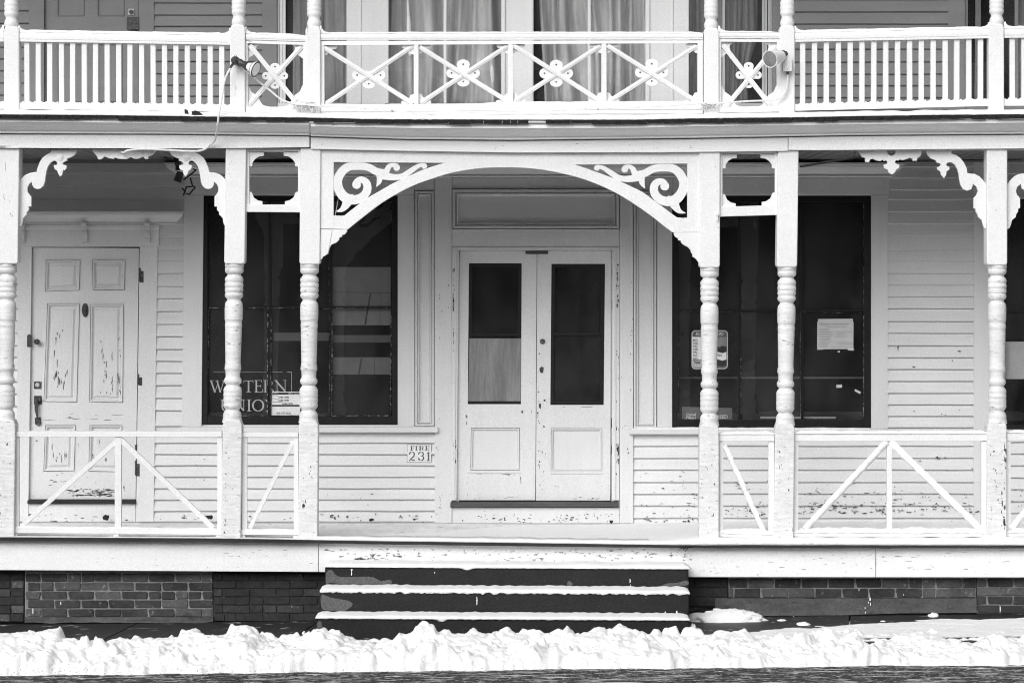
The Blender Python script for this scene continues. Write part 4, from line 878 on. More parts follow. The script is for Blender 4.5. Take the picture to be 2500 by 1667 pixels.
# ------------------------------------------------------------------ side door (panelled, left)
def bl(q, u, v):    # bilinear point in a leaning quad tl,tr,br,bl
    tl, tr, br, bl_ = q; t = (lerp(tl[0], tr[0], u), lerp(tl[1], tr[1], u)); b = (lerp(bl_[0], br[0], u), lerp(bl_[1], br[1], u))
    return (lerp(t[0], b[0], v), lerp(t[1], b[1], v))
RP = [(0, 0), (0.1, .018), (1.2, .018), (1.3, -.014), (4.5, -.010), (7.5, .012), (10, .013), (15.5, -.002), (16.5, -.002)]
def leaf(name, quad, holes, Y, mat, profs):
    # stiles and rails drawn as a plate with openings, the raised panels set into them
    o = plate(name, [quad] + holes, Y, .045, M[mat], HOUSE)
    for h, pr in zip(holes, profs):
        if pr:
            m_ = MB(); m_.nest(h, pr, Y + .002); m_.build('panel', M[mat], o)
    return o
kd = Z(0, 560, 2.0109)
DQ = [(80, 604), (339, 606), (331, 1218), (71.5, 1218)]
ph = [kd([(225, 150), (395, 150), (390, 300), (222, 306)]), kd([(452, 150), (616, 150), (612, 298), (455, 298)]),
      kd([(232, 363), (392, 363), (378, 848), (214, 845)]), kd([(444, 367), (608, 367), (603, 850), (438, 846)]),
      kd([(222, 960), (372, 960), (365, 1185), (213, 1187)]), kd([(440, 960), (600, 960), (592, 1190), (434, 1187)])]
SD = leaf('side_door', DQ, ph, YW + .012, 'door', [RP] * 6)
Yd = YW + .012
m_ = MB(); m_.disc(207.5, 757, 8, Yd - .012, .012, 20, 17); m_.disc(207.5, 752, 5, Yd - .03, .02, 16, 7); m_.disc(207.5, 766, 3.5, Yd - .024, .014, 12, 6); m_.build('knocker', M['metal'], SD, bevel=.002)
m_ = MB(); m_.rev(W(92.5, 834, Yd), W(92.5, 834, Yd) + Vector((0, -.06, 0)), [(0, .016), (.15, .016), (.3, .010), (.5, .012), (.6, .022), (.85, .025), (1, .016)]); m_.build('knob', M['metal'], SD, smooth=True)
m_ = MB(); m_.box(66, 819, 76, 847, YW - .035, .03); m_.disc(71, 820, 4, YW - .04, .03); m_.build('rim_latch', M['metal'], SD, bevel=.002)
m_ = MB(); m_.box(83, 931, 101, 949, Yd - .006, .008); o = m_.build('lock_plate', M['metal'], SD, bevel=.001); m_ = MB(); m_.disc(91, 939.5, 5.5, Yd - .014, .01, 18); m_.build('lock_cylinder', M['brass'], o, bevel=.001)
m_ = MB(); m_.box(83, 966, 101.5, 987, Yd - .008, .01); m_.rev(W(96, 975, Yd - .008), W(96, 975, Yd - .035), [(0, .018), (.6, .02), (1, .014)])
m_.strip([(89, 985), (88.5, 1000), (90, 1010), (91, 1020)], [9, 8, 6, 4], Yd - .045, .012); m_.strip([(88, 976), (88.5, 985), (89, 990)], [6, 8, 9], Yd - .04, .035)
m_.box(85, 1019, 100, 1033, Yd - .01, .012); m_.disc(92.5, 1031, 7.5, Yd - .02, .02, 18); m_.build('door_handle', M['metal'], SD, bevel=.0015)
for (x, y, h, side) in ((341.5, 671, 34, 1), (338, 926, 26, 1), (332, 1142, 36, 1), (332, 1092, 14, 0)):
    m_ = MB(); m_.box(x - 2.5, y - h / 2, x + 1.5, y + h / 2, YW - .036, .02)
    if side: m_.box(x + 1.5, y - h / 2 + 8, x + 9, y + h / 2 + 2, YW - .029, .01)
    m_.build('hinge', M['metal'], SD, bevel=.001)

# ------------------------------------------------------------------ double entry door
Ye = YW + .005
EQ = [[(1122, 611.5), (1310.5, 611.5), (1306.8, 1220.5), (1115.5, 1220.5)], [(1312, 611.5), (1492, 611.5), (1490, 1221.5), (1308.4, 1221.5)]]
k4 = Z(1000, 560, 2.148)
gl = [k4([(311, 178), (588, 178), (584, 916), (305, 916)]), k4([(744, 181), (1025, 181), (1018, 920), (738, 920)])]
lp = [k4([(322, 1040), (578, 1040), (576, 1262), (318, 1262)]), k4([(742, 1042), (1010, 1042), (1010, 1265), (740, 1265)])]
FP = [(0, 0), (.1, .016), (1.2, .016), (1.3, -.008), (4, -.006), (6.4, .014), (9, .014)]
pz = [(1140, 1152.5, 1271, 1156), (1343, 1153.5, 1474, 1157)]
for i in (0, 1):
    o = leaf('entry_door', EQ[i], [gl[i], lp[i]], Ye, 'frame', [None, FP])
    if i: o['label'] = 'right leaf with a lock stile, its glass papered dark'
    q = gl[i]; m_ = MB(); xs0 = q[0][0]; 
    (xa, ya), (xb, yb) = q[0], q[2]; xm = (818 if i == 0 else 816.5)
    m_.quad([(q[3][0], q[3][1]), (q[3][0] + 9, q[3][1]), (q[0][0] + 9, ya), (q[0][0], ya)], Ye + .006, .03); m_.quad([(q[2][0] - 9, q[2][1]), (q[2][0], q[2][1]), (q[1][0], ya), (q[1][0] - 9, ya)], Ye + .006, .03)
    m_.box(q[0][0] + 8, ya, q[1][0] - 8, ya + 9, Ye + .008, .03); m_.box(q[3][0] + 8, q[2][1] - 7, q[2][0] - 8, q[2][1], Ye + .008, .03); m_.box(q[3][0] + 10, xm - 4, q[2][0] - 8, xm + 3, Ye + .010, .025)
    m_.build('glazing_bead', M['black'], o, bevel=.002)
    g = MB(); g.quad([(q[3][0] + 5, xm), (q[2][0] - 5, xm), (q[1][0] - 5, ya + 5), (q[0][0] + 5, ya + 5)], Ye + .022, .004); g.build('pane', M['glass'], o)
    g = MB(); g.quad([(q[3][0] + 5, q[3][1] - 3), (q[2][0] - 5, q[2][1] - 3), (q[2][0] - 4, xm), (q[3][0] + 6, xm)], Ye + .022, .004); g.build('pane', M['glass'], o)
    if i == 0:
        g = MB(); g.quad([(1143, 979), (1271, 979), (1272, 826), (1146, 826)], Ye + .002, .006); g.build('plywood_panel', M['ply'], o)
    m_ = MB(); a, b, c, d = pz[i]; m_.box(a, b, c, d - 1, Ye - .008, .012); m_.build('panel_ledge', M['frame'], o, bevel=.002)
    if i:
        m_ = MB(); m_.disc(1324.5, 833.5, 6.5, Ye - .012, .014, 20); m_.build('lock_cylinder', M['metal'], o, bevel=.002)
        m_ = MB(); m_.strip([(1325, 896), (1322, 902), (1323, 910)], [6, 10, 5], Ye - .006, .008); m_.disc(1329.5, 977, 2.6, Ye - .002, .004, 10); m_.disc(1317, 863, 1.8, Ye - .002, .004, 8); m_.strip([(1319, 985), (1318, 992), (1320, 998)], [4, 5, 1], Ye - .002, .004)
        m_.build('keyhole', M['metal'], o)
    for (hx, hy) in (((1113.5, 1106),) if i == 0 else ((1498, 670), (1497.5, 745), (1494.5, 1032), (1496, 1098), (1497, 1130))):
        m_ = MB(); m_.box(hx - 3, hy - 11, hx + 3, hy + 11, Ye - .025, .02); m_.build('hinge', M['metal'], o, bevel=.001)
m_ = MB(); m_.box(1283, 613.5, 1338, 620, Ye - .016, .018); hb(m_, 'door_strike_plate', M['metal'], bevel=.001)
m_ = MB()
m_.quad([(1102, 1221), (1114.5, 1221), (1120.5, 604), (1104, 604)], YW - .036, .06); m_.quad([(1493.5, 1221), (1512, 1221), (1512.5, 604), (1495.5, 604)], YW - .036, .06); m_.quad([(1120.5, 611), (1495.5, 611), (1495.5, 604), (1120.5, 604)], YW - .034, .06)
m_.quad([(1106, 1221), (1110, 1221), (1115, 609), (1111, 609)], YW - .046, .02); m_.quad([(1499, 1221), (1503, 1221), (1504, 609), (1500, 609)], YW - .046, .02)
hb(m_, 'door_frame', M['frame'], bevel=.002)
board('threshold', [(1099, 1238), (1510, 1237), (1510, 1225), (1100, 1225)], .055, 'sillw', .12)
board('kick_board', R4(1103.5, 1238.5, 1512.5, 1277), .02)

# ------------------------------------------------------------------ flaked paint: bare wood showing in small torn patches
PR = random.Random(11)
def flake(mb, x, y, w, h, Y, rag=.35):
    n = 11; pts = []
    for i in range(n):
        a = 6.283 * i / n + PR.uniform(-.2, .2); k = 1 + PR.uniform(-rag, rag)
        pts.append((x + math.cos(a) * w / 2 * k, y + math.sin(a) * h / 2 * k))
    vs = [W(p[0], p[1], Y) for p in pts]; mb.add(vs, [list(range(n))])
def flakes(regs, Y, parent, mat='bare', step=0):
    mb = MB()
    for (x0, y0, x1, y1, n, w0, w1, h0, h1) in regs:
        cl = [(PR.uniform(x0, x1), PR.uniform(y0, y1)) for _ in range(max(1, n // 6))]
        for i in range(n):
            if PR.random() < .6: c = PR.choice(cl); x = c[0] + PR.gauss(0, (x1 - x0) * .06); y = c[1] + PR.gauss(0, (y1 - y0) * .10)
            else: x, y = PR.uniform(x0, x1), PR.uniform(y0, y1)
            if not (x0 <= x <= x1 and y0 <= y <= y1): continue
            k = PR.random() ** 2.2; flake(mb, x, y, lerp(w0, w1, k) * .85, lerp(h0, h1, PR.random() ** 1.5) * .8, Y, .5)
    o = mb.build('flaked_paint', M[mat], parent, fix=False); o['kind'] = 'stuff'; return o
M['bare'] = material('bare_wood', .085, .9, [(60, (1, 1, 1), .4)]); M['bareg'] = material('grey_wood', .30, .9, [(60, (1, 1, 1), .4)])
Yf_ = YW - .0245
flakes([(1950, 1226, 2392, 1256, 150, 3, 16, 1.6, 4.5), (1950, 1200, 2392, 1222, 45, 3, 13, 1.5, 4), (1950, 1140, 2392, 1200, 14, 3, 12, 1.5, 3.5), (1770, 1225, 1876, 1262, 40, 3, 10, 1.5, 4), (1770, 1160, 1876, 1222, 14, 3, 14, 1.2, 3),
        (1548, 1225, 1704, 1274, 40, 3, 12, 1.6, 5), (1548, 1110, 1704, 1222, 22, 3, 13, 1.4, 3.5), (2470, 1190, 2520, 1262, 20, 3, 10, 1.5, 4), (2190, 1110, 2380, 1140, 5, 5, 18, 2, 6)], Yf_, HOUSE)
flakes([(742, 1253, 1058, 1272, 26, 3, 14, 2, 6), (386, 1254, 530, 1268, 12, 3, 18, 1.5, 5), (608, 1258, 716, 1270, 8, 3, 9, 1.5, 4), (742, 1200, 1058, 1250, 7, 3, 10, 1.2, 3), (386, 1080, 530, 1250, 5, 2, 6, 1, 3), (742, 1066, 1055, 1200, 5, 2, 6, 1, 3)], Yf_, HOUSE)
flakes([(2175, 800, 2370, 1040, 9, 3, 9, 2, 5), (2175, 590, 2370, 800, 4, 2, 4, 1.5, 3), (2178, 845, 2200, 860, 7, 2, 5, 2, 5)], Yf_, HOUSE)
flakes([(1104, 1255, 1512, 1276, 60, 3, 10, 1.5, 4.5), (1104, 1240, 1512, 1256, 10, 2, 6, 1, 3)], YW - .0215, HOUSE)
flakes([(66, 1254, 328, 1272, 20, 4, 22, 1.5, 4)], YW - .0195, HOUSE)
flakes([(1062, 620, 1102, 1200, 14, 1.5, 4, 2, 7), (1514, 620, 1545, 1250, 16, 1.5, 4, 2, 7), (1062, 1200, 1102, 1274, 8, 2, 6, 2, 5)], YW - .0355, HOUSE)
flakes([(1105, 655, 1112, 760, 34, 1.5, 4, 3, 11), (1105, 1070, 1113, 1130, 26, 1.5, 4.5, 3, 12), (1106, 760, 1113, 1070, 10, 1.2, 3, 3, 12), (1505, 640, 1511, 760, 26, 1.5, 5, 4, 14), (1505, 1090, 1511, 1165, 26, 2, 5, 4, 14), (1505, 760, 1511, 1090, 12, 1.2, 3, 3, 14)], YW - .0375, HOUSE)
flakes([(1312, 900, 1336, 1210, 26, 1.5, 5, 2, 7), (1350, 1213, 1480, 1219, 8, 4, 14, 1, 2.5), (1348, 992, 1480, 996, 4, 6, 30, .8, 1.6), (1350, 1160, 1480, 1215, 4, 2, 5, 1, 3)], Ye - .0012, HOUSE)
flakes([(1120, 1213, 1300, 1219, 7, 4, 14, 1, 2.5), (1140, 1157, 1272, 1160, 10, 5, 18, 1, 2.4), (1136, 1000, 1142, 1040, 5, 1.5, 3, 5, 16), (1268, 985, 1300, 1010, 5, 2, 4, 3, 10), (1140, 1160, 1143, 1210, 4, 1, 2, 5, 16), (1270, 1160, 1273, 1210, 5, 1, 2, 5, 16)], Ye - .0012, HOUSE)
CKS = Z(0, 560, 2.0109)
def cracks(regs, Y, parent):
    mb = MB()
    for (x0, y0, x1, y1, n, l0, l1) in regs:
        for i in range(n):
            x = PR.uniform(x0, x1); y = PR.uniform(y0, y1) if PR.random() < .5 else PR.uniform(lerp(y0, y1, .6), y1); l = lerp(l0, l1, PR.random() ** 2)
            pts = [(x + PR.gauss(0, .5) - l * .03 * t, y - l / 2 + l * t) for t in (0, .25, .5, .75, 1)]
            mb.strip(pts, [.3, PR.uniform(.7, 1.8), PR.uniform(.8, 2.4), PR.uniform(.7, 1.8), .3], Y, .0015, 2)
    o = mb.build('cracked_paint', M['bare'], parent); o['kind'] = 'stuff'; return o
cracks([(132, 830, 168, 960, 17, 4, 26), (244, 820, 288, 962, 20, 4, 26), (122, 1070, 166, 1128, 9, 5, 24), (220, 1070, 272, 1128, 9, 5, 20), (130, 760, 165, 830, 4, 4, 14), (290, 780, 298, 975, 10, 4, 16)], YW + .0085, SD)
flakes([(165, 1193, 280, 1211, 60, 5, 22, 1.2, 4.5), (120, 1150, 280, 1192, 16, 4, 14, 1, 2), (120, 1010, 290, 1030, 9, 8, 40, 1, 2), (84, 1030, 100, 1080, 4, 2, 5, 2, 4), (300, 1180, 318, 1200, 6, 2, 5, 2, 5)], Yd - .0012, SD)
flakes([(165, 1193, 280, 1211, 40, 5, 24, 1.5, 6)], Yd - .0008, SD, 'bareg')
flakes([(795, 1340, 1690, 1374, 150, 3, 16, 1.5, 6), (860, 1350, 980, 1372, 60, 3, 18, 2, 8), (1230, 1362, 1330, 1374, 26, 4, 16, 1.5, 4)], YS_ - .0015, HOUSE, 'bareg')
flakes([(20, 1335, 770, 1388, 26, 3, 16, 1, 3), (1700, 1345, 2500, 1403, 60, 3, 22, 1, 3), (795, 1332, 1690, 1345, 16, 3, 10, 1, 3)], YS_ - .0012, HOUSE, 'bareg')
flakes([(800, 300, 1700, 306, 30, 4, 22, 1, 2.5), (20, 291, 740, 297, 20, 3, 12, 1, 2)], -.302, HOUSE, 'bareg')
flakes([(785, 340, 1915, 370, 20, 2, 8, 1, 3), (1925, 334, 2490, 364, 16, 2, 7, 1, 3)], -.1085, HOUSE, 'bareg')
flakes([(735, 1130, 772, 1300, 9, 1.5, 4, 3, 9), (545, 1100, 585, 1300, 12, 1.5, 5, 3, 9), (738, 1217, 756, 1236, 5, 3, 7, 8, 14), (1708, 1100, 1752, 1300, 14, 1.5, 4, 3, 12), (1893, 1100, 1935, 1300, 14, 1.5, 4, 3, 12), (2442, 1080, 2456, 1300, 34, 2, 6, 4, 18), (2414, 1080, 2440, 1300, 12, 2, 5, 3, 9), (-10, 1080, 30, 1300, 12, 2, 5, 3, 9)], -.0815, HOUSE)
flakes([(5, 380, 46, 600, 4, 2, 6, 2, 6), (553, 380, 600, 630, 4, 2, 5, 2, 5), (1712, 380, 1757, 640, 5, 2, 5, 2, 6), (2412, 380, 2457, 640, 6, 2, 5, 2, 7)], -.0835, HOUSE, 'bareg')

# ------------------------------------------------------------------ upper storey: door, bay window, right window
o = leaf('balcony_door', [(108.5, -500), (337, -500), (337, 280), (108.5, 280)], [[(139, -60), (207, -60), (207, 41), (139, 41)], [(237, -60), (305, -60), (305, 41), (237, 41)], [(139, 107), (207, 107), (207, 250), (139, 250)], [(237, 107), (300, 107), (300, 250), (237, 250)]], YW + .012, 'upper', [[(0, 0), (2, -.006), (4, .006), (8, .008)]] * 4)
m_ = MB(); m_.box(309.5, 42, 339, 73, YW - .035, .04); m_.box(312, 57, 336, 59, YW - .042, .01); m_.build('rim_lock', M['metal'], o, bevel=.002)
m_ = MB(); m_.box(313, 22, 328, 37, YW + .002, .012); p = m_.build('lock_plate', M['brass'], o, bevel=.001); m_ = MB(); m_.disc(320, 30, 5, YW - .01, .015); m_.build('lock_cylinder', M['metal'], p)
board('door_casing', R4(70, -500, 107.5, 290), .024, 'upper'); board('door_casing', R4(338.5, -500, 376, 290), .024, 'upper')
board('corner_board', R4(640, -500, 676, 290), .024, 'upper'); board('window_casing', R4(2315, -500, 2356, 290), .024, 'upper'); board('corner_board', R4(1885, -500, 1906, 290), .024, 'upper')
YB_ = 1.25
def YFl(px): return YB_ + (848 - px) / (848 - 676) * (YW - YB_)
def YFr(px): return YB_ + (px - 1681) / (1885 - 1681) * (YW - YB_)
m_ = MB()
for a, b in ((848, 949), (1225, 1302), (1577, 1681)): m_.box(a, -1000, b, 300, YB_, .05)
m_.box(949, 253, 1225, 300, YB_ + .001, .05); m_.box(1302, 253, 1577, 300, YB_ + .001, .05); m_.box(949, -1000, 1225, -560, YB_ + .001, .05); m_.box(1302, -1000, 1577, -560, YB_ + .001, .05)
m_.prism([(848, 300), (676, 300), (676, 252), (848, 252)], YFl, .04); m_.prism([(1885, 300), (1681, 300), (1681, 252), (1885, 252)], YFr, .04)
m_.prism([(848, -560), (676, -560), (676, -1000), (848, -1000)], YFl, .04); m_.prism([(1885, -560), (1681, -560), (1681, -1000), (1885, -1000)], YFr, .04)
hb(m_, 'bay_wall', M['frame'])
m_ = MB()                                                    # thin trim strips on the bay corners and window edges
for a, b, pr in ((878, 882, .008), (940, 948, .018), (1226, 1233, .018), (1294, 1301, .018), (1578, 1586, .018), (1640, 1644, .008)): m_.box(a, -560, b, 253, YB_ - pr, .03)
hb(m_, 'bay_trim', M['frame'], bevel=.002)
def bay_window(x0, x1, mull, Yf, casing, Yoff=.03):
    m_ = MB()
    for a, b in casing: m_.prism([(a, 252), (b, 252), (b, -560), (a, -560)], lambda x: yv(Yf, x) + (Yoff - .02), .04)
    for a, b in mull: m_.prism([(a, 252), (b, 252), (b, -560), (a, -560)], lambda x: yv(Yf, x) + Yoff, .03)
    m_.prism([(x0, -150), (x1, -150), (x1, -162), (x0, -162)], lambda x: yv(Yf, x) + Yoff + .001, .03)
    P = m_.build('bay_window', M['frame'], HOUSE, bevel=.002)
    g = MB(); g.prism([(x0, 252), (x1, 252), (x1, -560), (x0, -560)], lambda x: yv(Yf, x) + Yoff + .012, .004); g.build('pane', M['glass'], P)
bay_window(949, 1225, [(1083, 1090)], YB_, [(943, 950), (1224, 1230)]); bay_window(1302, 1577, [(1435, 1442)], YB_, [(1298, 1303), (1576, 1581)])
bay_window(696, 850, [], YFl, [(676, 682), (683, 690), (691, 697), (846, 850)]); bay_window(1679, 1862, [(1764, 1770)], YFr, [(1861, 1867), (1868, 1873), (1875, 1885), (1679, 1682)])
m_ = MB()
for a, b in ((2357, 2363), (2478, 2486), (2640, 2700)): m_.box(a, -500, b, 258, YW + .01, .05)
o = hb(m_, 'upper_window', M['upper']); g = MB(); g.box(2360, -500, 2690, 258, YW + .035, .004); g.build('pane', M['glass'], o)

# ------------------------------------------------------------------ curtains
def curtain(name, x0, x1, y0, yb, Yf, folds, mat, label, seed, amp=.035, opening=None, group=None):
    nx, ny = 110, 60; vs = []; rnd = random.Random(seed); ph = [rnd.uniform(0, 6.28) for _ in folds]
    for j in range(ny + 1):
        v = j / ny
        for i in range(nx + 1):
            u = i / nx; uu = u + .05 * math.sin(v * 3 + seed) * v + .03 * math.sin(u * 9 + v * 5 + seed)
            yb_ = yb(u) if callable(yb) else yb
            px = x0 + (x1 - x0) * u; py = y0 + (yb_ - y0) * v
            if opening: px = opening(px, py)
            d = 0
            for (fq, am), p in zip(folds, ph): d += am * math.sin(uu * fq * 6.283 + p + v * 1.2 * math.sin(p * 3))
            d += .5 * noise.noise(Vector((u * 6 + v * 2.2, v * 2.2, seed))) + .55 * v ** 3 * noise.noise(Vector((u * 7 - v * 9, v * 16, seed + 5)))
            # sharp creases
            d = math.copysign(abs(d) ** .8, d)
            vs.append(W(px, py, yv(Yf, px)) + Vector((0, d * amp, 0)))
    m_ = MB(); m_.add(vs, [[j * (nx + 1) + i, j * (nx + 1) + i + 1, (j + 1) * (nx + 1) + i + 1, (j + 1) * (nx + 1) + i] for j in range(ny) for i in range(nx)])
    me = m_.build(name, M[mat], None, smooth=True, sharp=180, fix=False)
    sol = me.modifiers.new('thick', 'SOLIDIFY'); sol.thickness = .003
    return tag(me, label, 'curtain', group)
cg = 'curtains in the balcony bay window'
curtain('curtain', 944, 1236, -560, lambda u: 262 - 6 * math.sin(u * 3), YB_ + .20, [(3.2, .6), (7.3, .5), (13, .22), (1.4, .4)], 'cloth', 'pale bunched curtain in the left front pane of the balcony bay', 3, .105, None, cg)
curtain('curtain', 1312, 1584, -560, lambda u: 262 - 5 * math.sin(u * 5), YB_ + .20, [(3.8, .6), (8.3, .5), (14, .2), (1.7, .4)], 'cloth', 'pale draped curtain in the right front pane of the balcony bay', 8, .10, lambda px, py: px + (18 * max(0, 1 - (px - 1312) / 120) * max(0, min(1, (py + 60) / 300))), cg)
curtain('curtain', 716, 860, -560, 262, lambda x: YFl(x) + .10, [(4.1, .8), (9.5, .5)], 'clothd', 'grey curtain in the angled left side of the bay', 12, .032, None, cg)
curtain('curtain', 1672, 1850, -560, 262, lambda x: YFr(x) + .10, [(4.4, .8), (10.5, .5)], 'clothd', 'grey curtain in the angled right side of the bay', 15, .032, lambda px, py: px - 25 * max(0, (px - 1790) / 60) * max(0, min(1, (py - 90) / 80)), cg)
m_ = MB()
for a, b in ((2385, 2398), (2490, 2520)):
    m_.strip([(a, -400), (a + 3, 0), ((a + b) / 2 - 4, 250)], [b - a, b - a, b - a + 4], YW + .12, .01, 8)
tag(m_.build('curtain', M['clothd'], None), 'thin strips of curtain in the dark balcony window at the far right', 'curtain', cg)

# ------------------------------------------------------------------ signs and notices
ks = Z(480, 890, 8.4); YG = YW + .033
SG = empty('window_sign', W(580, 1015, YG), 'large serif lettering in a thin frame on the lower left shop pane', 'sign')
def letter(strokes, Y=YG, mat='gold', d=.0012, kf=ks, parent=SG):
    m_ = MB()
    for i, (pts, w) in enumerate(strokes):
        ws = w if isinstance(w, (list, tuple)) else [w] * len(pts)
        m_.strip(kf(pts), [q / K_ for q in ws], Y - i * .0002, d, 5 if len(pts) > 2 else 1)
    return m_.build('lettering', M[mat], parent)
K_ = 8.4
W1 = [([(295, 330), (378, 572)], 30), ([(372, 572), (430, 400)], 13), ([(420, 330), (487, 568)], 30), ([(482, 570), (558, 330)], 13), ([(270, 327), (350, 327)], 10), ([(385, 327), (460, 327)], 10), ([(520, 327), (590, 327)], 10)]
T1 = [([(1065, 328), (1065, 556)], 32), ([(968, 330), (1160, 330)], 13), ([(972, 330), (965, 372)], 9), ([(1156, 330), (1160, 374)], 9), ([(1015, 560), (1115, 560)], 9)]
def Eg(x): return [([(x + 50, 325), (x + 50, 560)], 32), ([(x, 323), (x + 160, 323)], 10), ([(x + 157, 322), (x + 161, 366)], 9), ([(x + 50, 440), (x + 140, 440)], 10), ([(x + 138, 414), (x + 138, 466)], 8), ([(x + 15, 562), (x + 168, 562)], 12), ([(x + 167, 562), (x + 184, 505)], 10)]
R1 = [([(1410, 325), (1410, 560)], 32), ([(1370, 323), (1470, 323)], 9), ([(1370, 562), (1442, 562)], 9), ([(1460, 327), (1520, 332), (1552, 380), (1515, 435), (1440, 445)], [10, 16, 30, 18, 9]), ([(1490, 440), (1578, 552)], 28)]
N1 = [([(1650, 330), (1650, 545)], 13), ([(1622, 325), (1815, 545)], 32), ([(1815, 325), (1815, 545)], 13), ([(1592, 322), (1640, 322)], 9), ([(1772, 322), (1842, 322)], 9), ([(1612, 547), (1690, 547)], 9)]
S1 = [([(915, 380), (870, 325), (810, 345), (815, 410), (880, 470), (910, 530), (860, 565), (790, 545)], [8, 14, 28, 28, 30, 28, 14, 8])]
shf = lambda st, dx, dy=0: [([(x + dx, y + dy) for x, y in p], w) for p, w in st]
for L_ in (W1, Eg(600), S1, T1, Eg(1175), R1, N1): letter(L_)
U2 = [([(530, 720), (528, 870), (560, 935), (630, 955), (700, 925), (722, 850)], [30, 30, 26, 14, 13, 13]), ([(722, 850), (722, 720)], 13), ([(488, 718), (572, 718)], 9), ([(690, 718), (755, 718)], 9)]
I2 = [([(1075, 720), (1075, 950)], 34), ([(1035, 718), (1120, 718)], 9), ([(1035, 952), (1125, 952)], 9)]
O2 = [([(1262 + 108 * math.cos(a), 835 + 114 * math.sin(a)) for a in [i * math.pi / 8 for i in range(17)]], [14 + 20 * abs(math.cos(i * math.pi / 8)) for i in range(17)])]
for L_ in (U2, shf(N1, -848, 398), I2, O2, shf(N1, -195, 398)): letter(L_)
letter([([(345, 155), (1440, 155)], 6)]); letter([([(1540, 150), (1760, 150)], 6)]); letter([([(1850, 155), (1920, 154), (1945, 175), (1948, 545)], 9)])
# office hours card
YC = YW + .026
OH = empty('office_hours_card', W(698, 1014, YC), 'small white card of office hours with two black bands, in the shop pane', 'sign')
m_ = MB(); m_.quad([(662.5, 1013.5), (733, 1014.5), (732, 956), (663.5, 956)], YC, .004); m_.build('card', M['paperw'], OH)
m_ = MB(); m_.box(665, 958, 731, 963, YC - .001, .001); m_.box(664.5, 988, 731, 992, YC - .001, .001); m_.build('band', M['ink'], OH)
m_ = MB()
for (a, b, y) in ((665, 679, 965.5), (665, 678, 973), (665, 688, 981)): m_.bar((a, y - .6), (b, y + .6), 1.0, YC - .0008, .0006)
m_.build('ruled_line', M['ink'], OH)
text('lettering', 'Office Hours', 703.5, 962, 3, YC - .0016, M['paperw'], OH, 26.5); text('lettering', 'MAP OF', 668, 961, 2.4, YC - .0016, M['paperw'], OH, 11)
for s_, x, y, w in (('9AM-10PM', 679.5, 972, 25), ('9AM-10PM', 679.5, 979.5, 25), ('9AM-10PM', 689, 987.6, 25), ('800-257-2222', 675, 1010.5, 35)): text('lettering', s_, x, y, 4.6, YC - .001, M['ink'], OH, w, bold=.02)
# business hours card (rounded) and the low sign, right window
BH = empty('business_hours_card', W(1733, 900, YC), 'round-cornered opening hours card with the weekdays, behind a turned post', 'sign')
kz = Z(1640, 780, 6.03)
def rrect(x0, y0, x1, y1, r, n=6):
    o = []
    for cx, cy, a0 in ((x1 - r, y0 + r, -90), (x1 - r, y1 - r, 0), (x0 + r, y1 - r, 90), (x0 + r, y0 + r, 180)):
        o += [(cx + r * math.cos(R(a0 + 90 * i / n)), cy + r * math.sin(R(a0 + 90 * i / n))) for i in range(n + 1)]
    return o
plate('card', [kz(rrect(292, 158, 826, 728, 55))], YC, .003, M['gold'], BH)
plate('panel', [kz(rrect(306, 172, 812, 714, 45))], YC - .001, .001, M['signg'], BH)
plate('panel', [kz([(300, 255), (560, 255), (560, 590), (300, 590)])], YC - .002, .001, M['paperw'], BH)
plate('panel', [kz([(300, 600), (640, 600), (640, 700), (340, 700), (310, 680)])], YC - .002, .001, M['oppl'], BH)
plate('panel', [kz([(575, 258), (808, 258), (808, 395), (575, 395)])], YC - .002, .001, M['ply'], BH)
plate('packet', [kz([(600, 400), (720, 415), (720, 385), (805, 395), (805, 470), (750, 490), (600, 450)])], YC - .0024, .001, M['ink'], BH)
plate('packet', [kz([(600, 455), (750, 495), (805, 475), (805, 585), (745, 605), (600, 560)])], YC - .0026, .001, M['paperw'], BH)
plate('packet', [kz([(600, 570), (745, 612), (800, 590), (800, 670), (745, 690), (600, 650)])], YC - .0028, .001, M['ink'], BH)
text('lettering', 'BUSINESS HOURS', *kz([(350, 235)])[0], 7.5, YC - .003, M['gold'], BH, 69, shear=.3, bold=.02)
text('lettering', 'New', *kz([(670, 545)])[0], 9, YC - .004, M['ink'], BH, 12, shear=.2)
for i, s_ in enumerate(('MON.', 'TUES.', 'WED.', 'THUR.', 'FRI.', 'SAT.', 'SUN.')): text('lettering', s_, *kz([(313, 320 + i * 44.5)])[0], 5.4, YC - .003, M['ink'], BH, 8 + len(s_) * .9, bold=.02)
text('lettering', 'How', *kz([(335, 655)])[0], 9.5, YC - .003, M['ink'], BH, 14, bold=.03)
CS = empty('counter_sign', W(1726, 1024, YC), 'low grey sign at the foot of the right shop window, left of the pale tube', 'sign')
m_ = MB(); m_.quad(kz([(150, 1470), (890, 1480), (890, 1300), (155, 1282)]), YC, .004); m_.build('card', M['signg'], CS)
text('lettering', 'Camel', *kz([(215, 1418)])[0], 7, YC - .001, M['gold'], CS, 23, bold=.02); text('lettering', 'Filters', *kz([(215, 1462)])[0], 6.5, YC - .001, M['gold'], CS, 24, bold=.02)
text('lettering', 'CLOSED', *kz([(550, 1458)])[0], 9.5, YC - .001, M['oppl'], CS, 46, bold=.03)
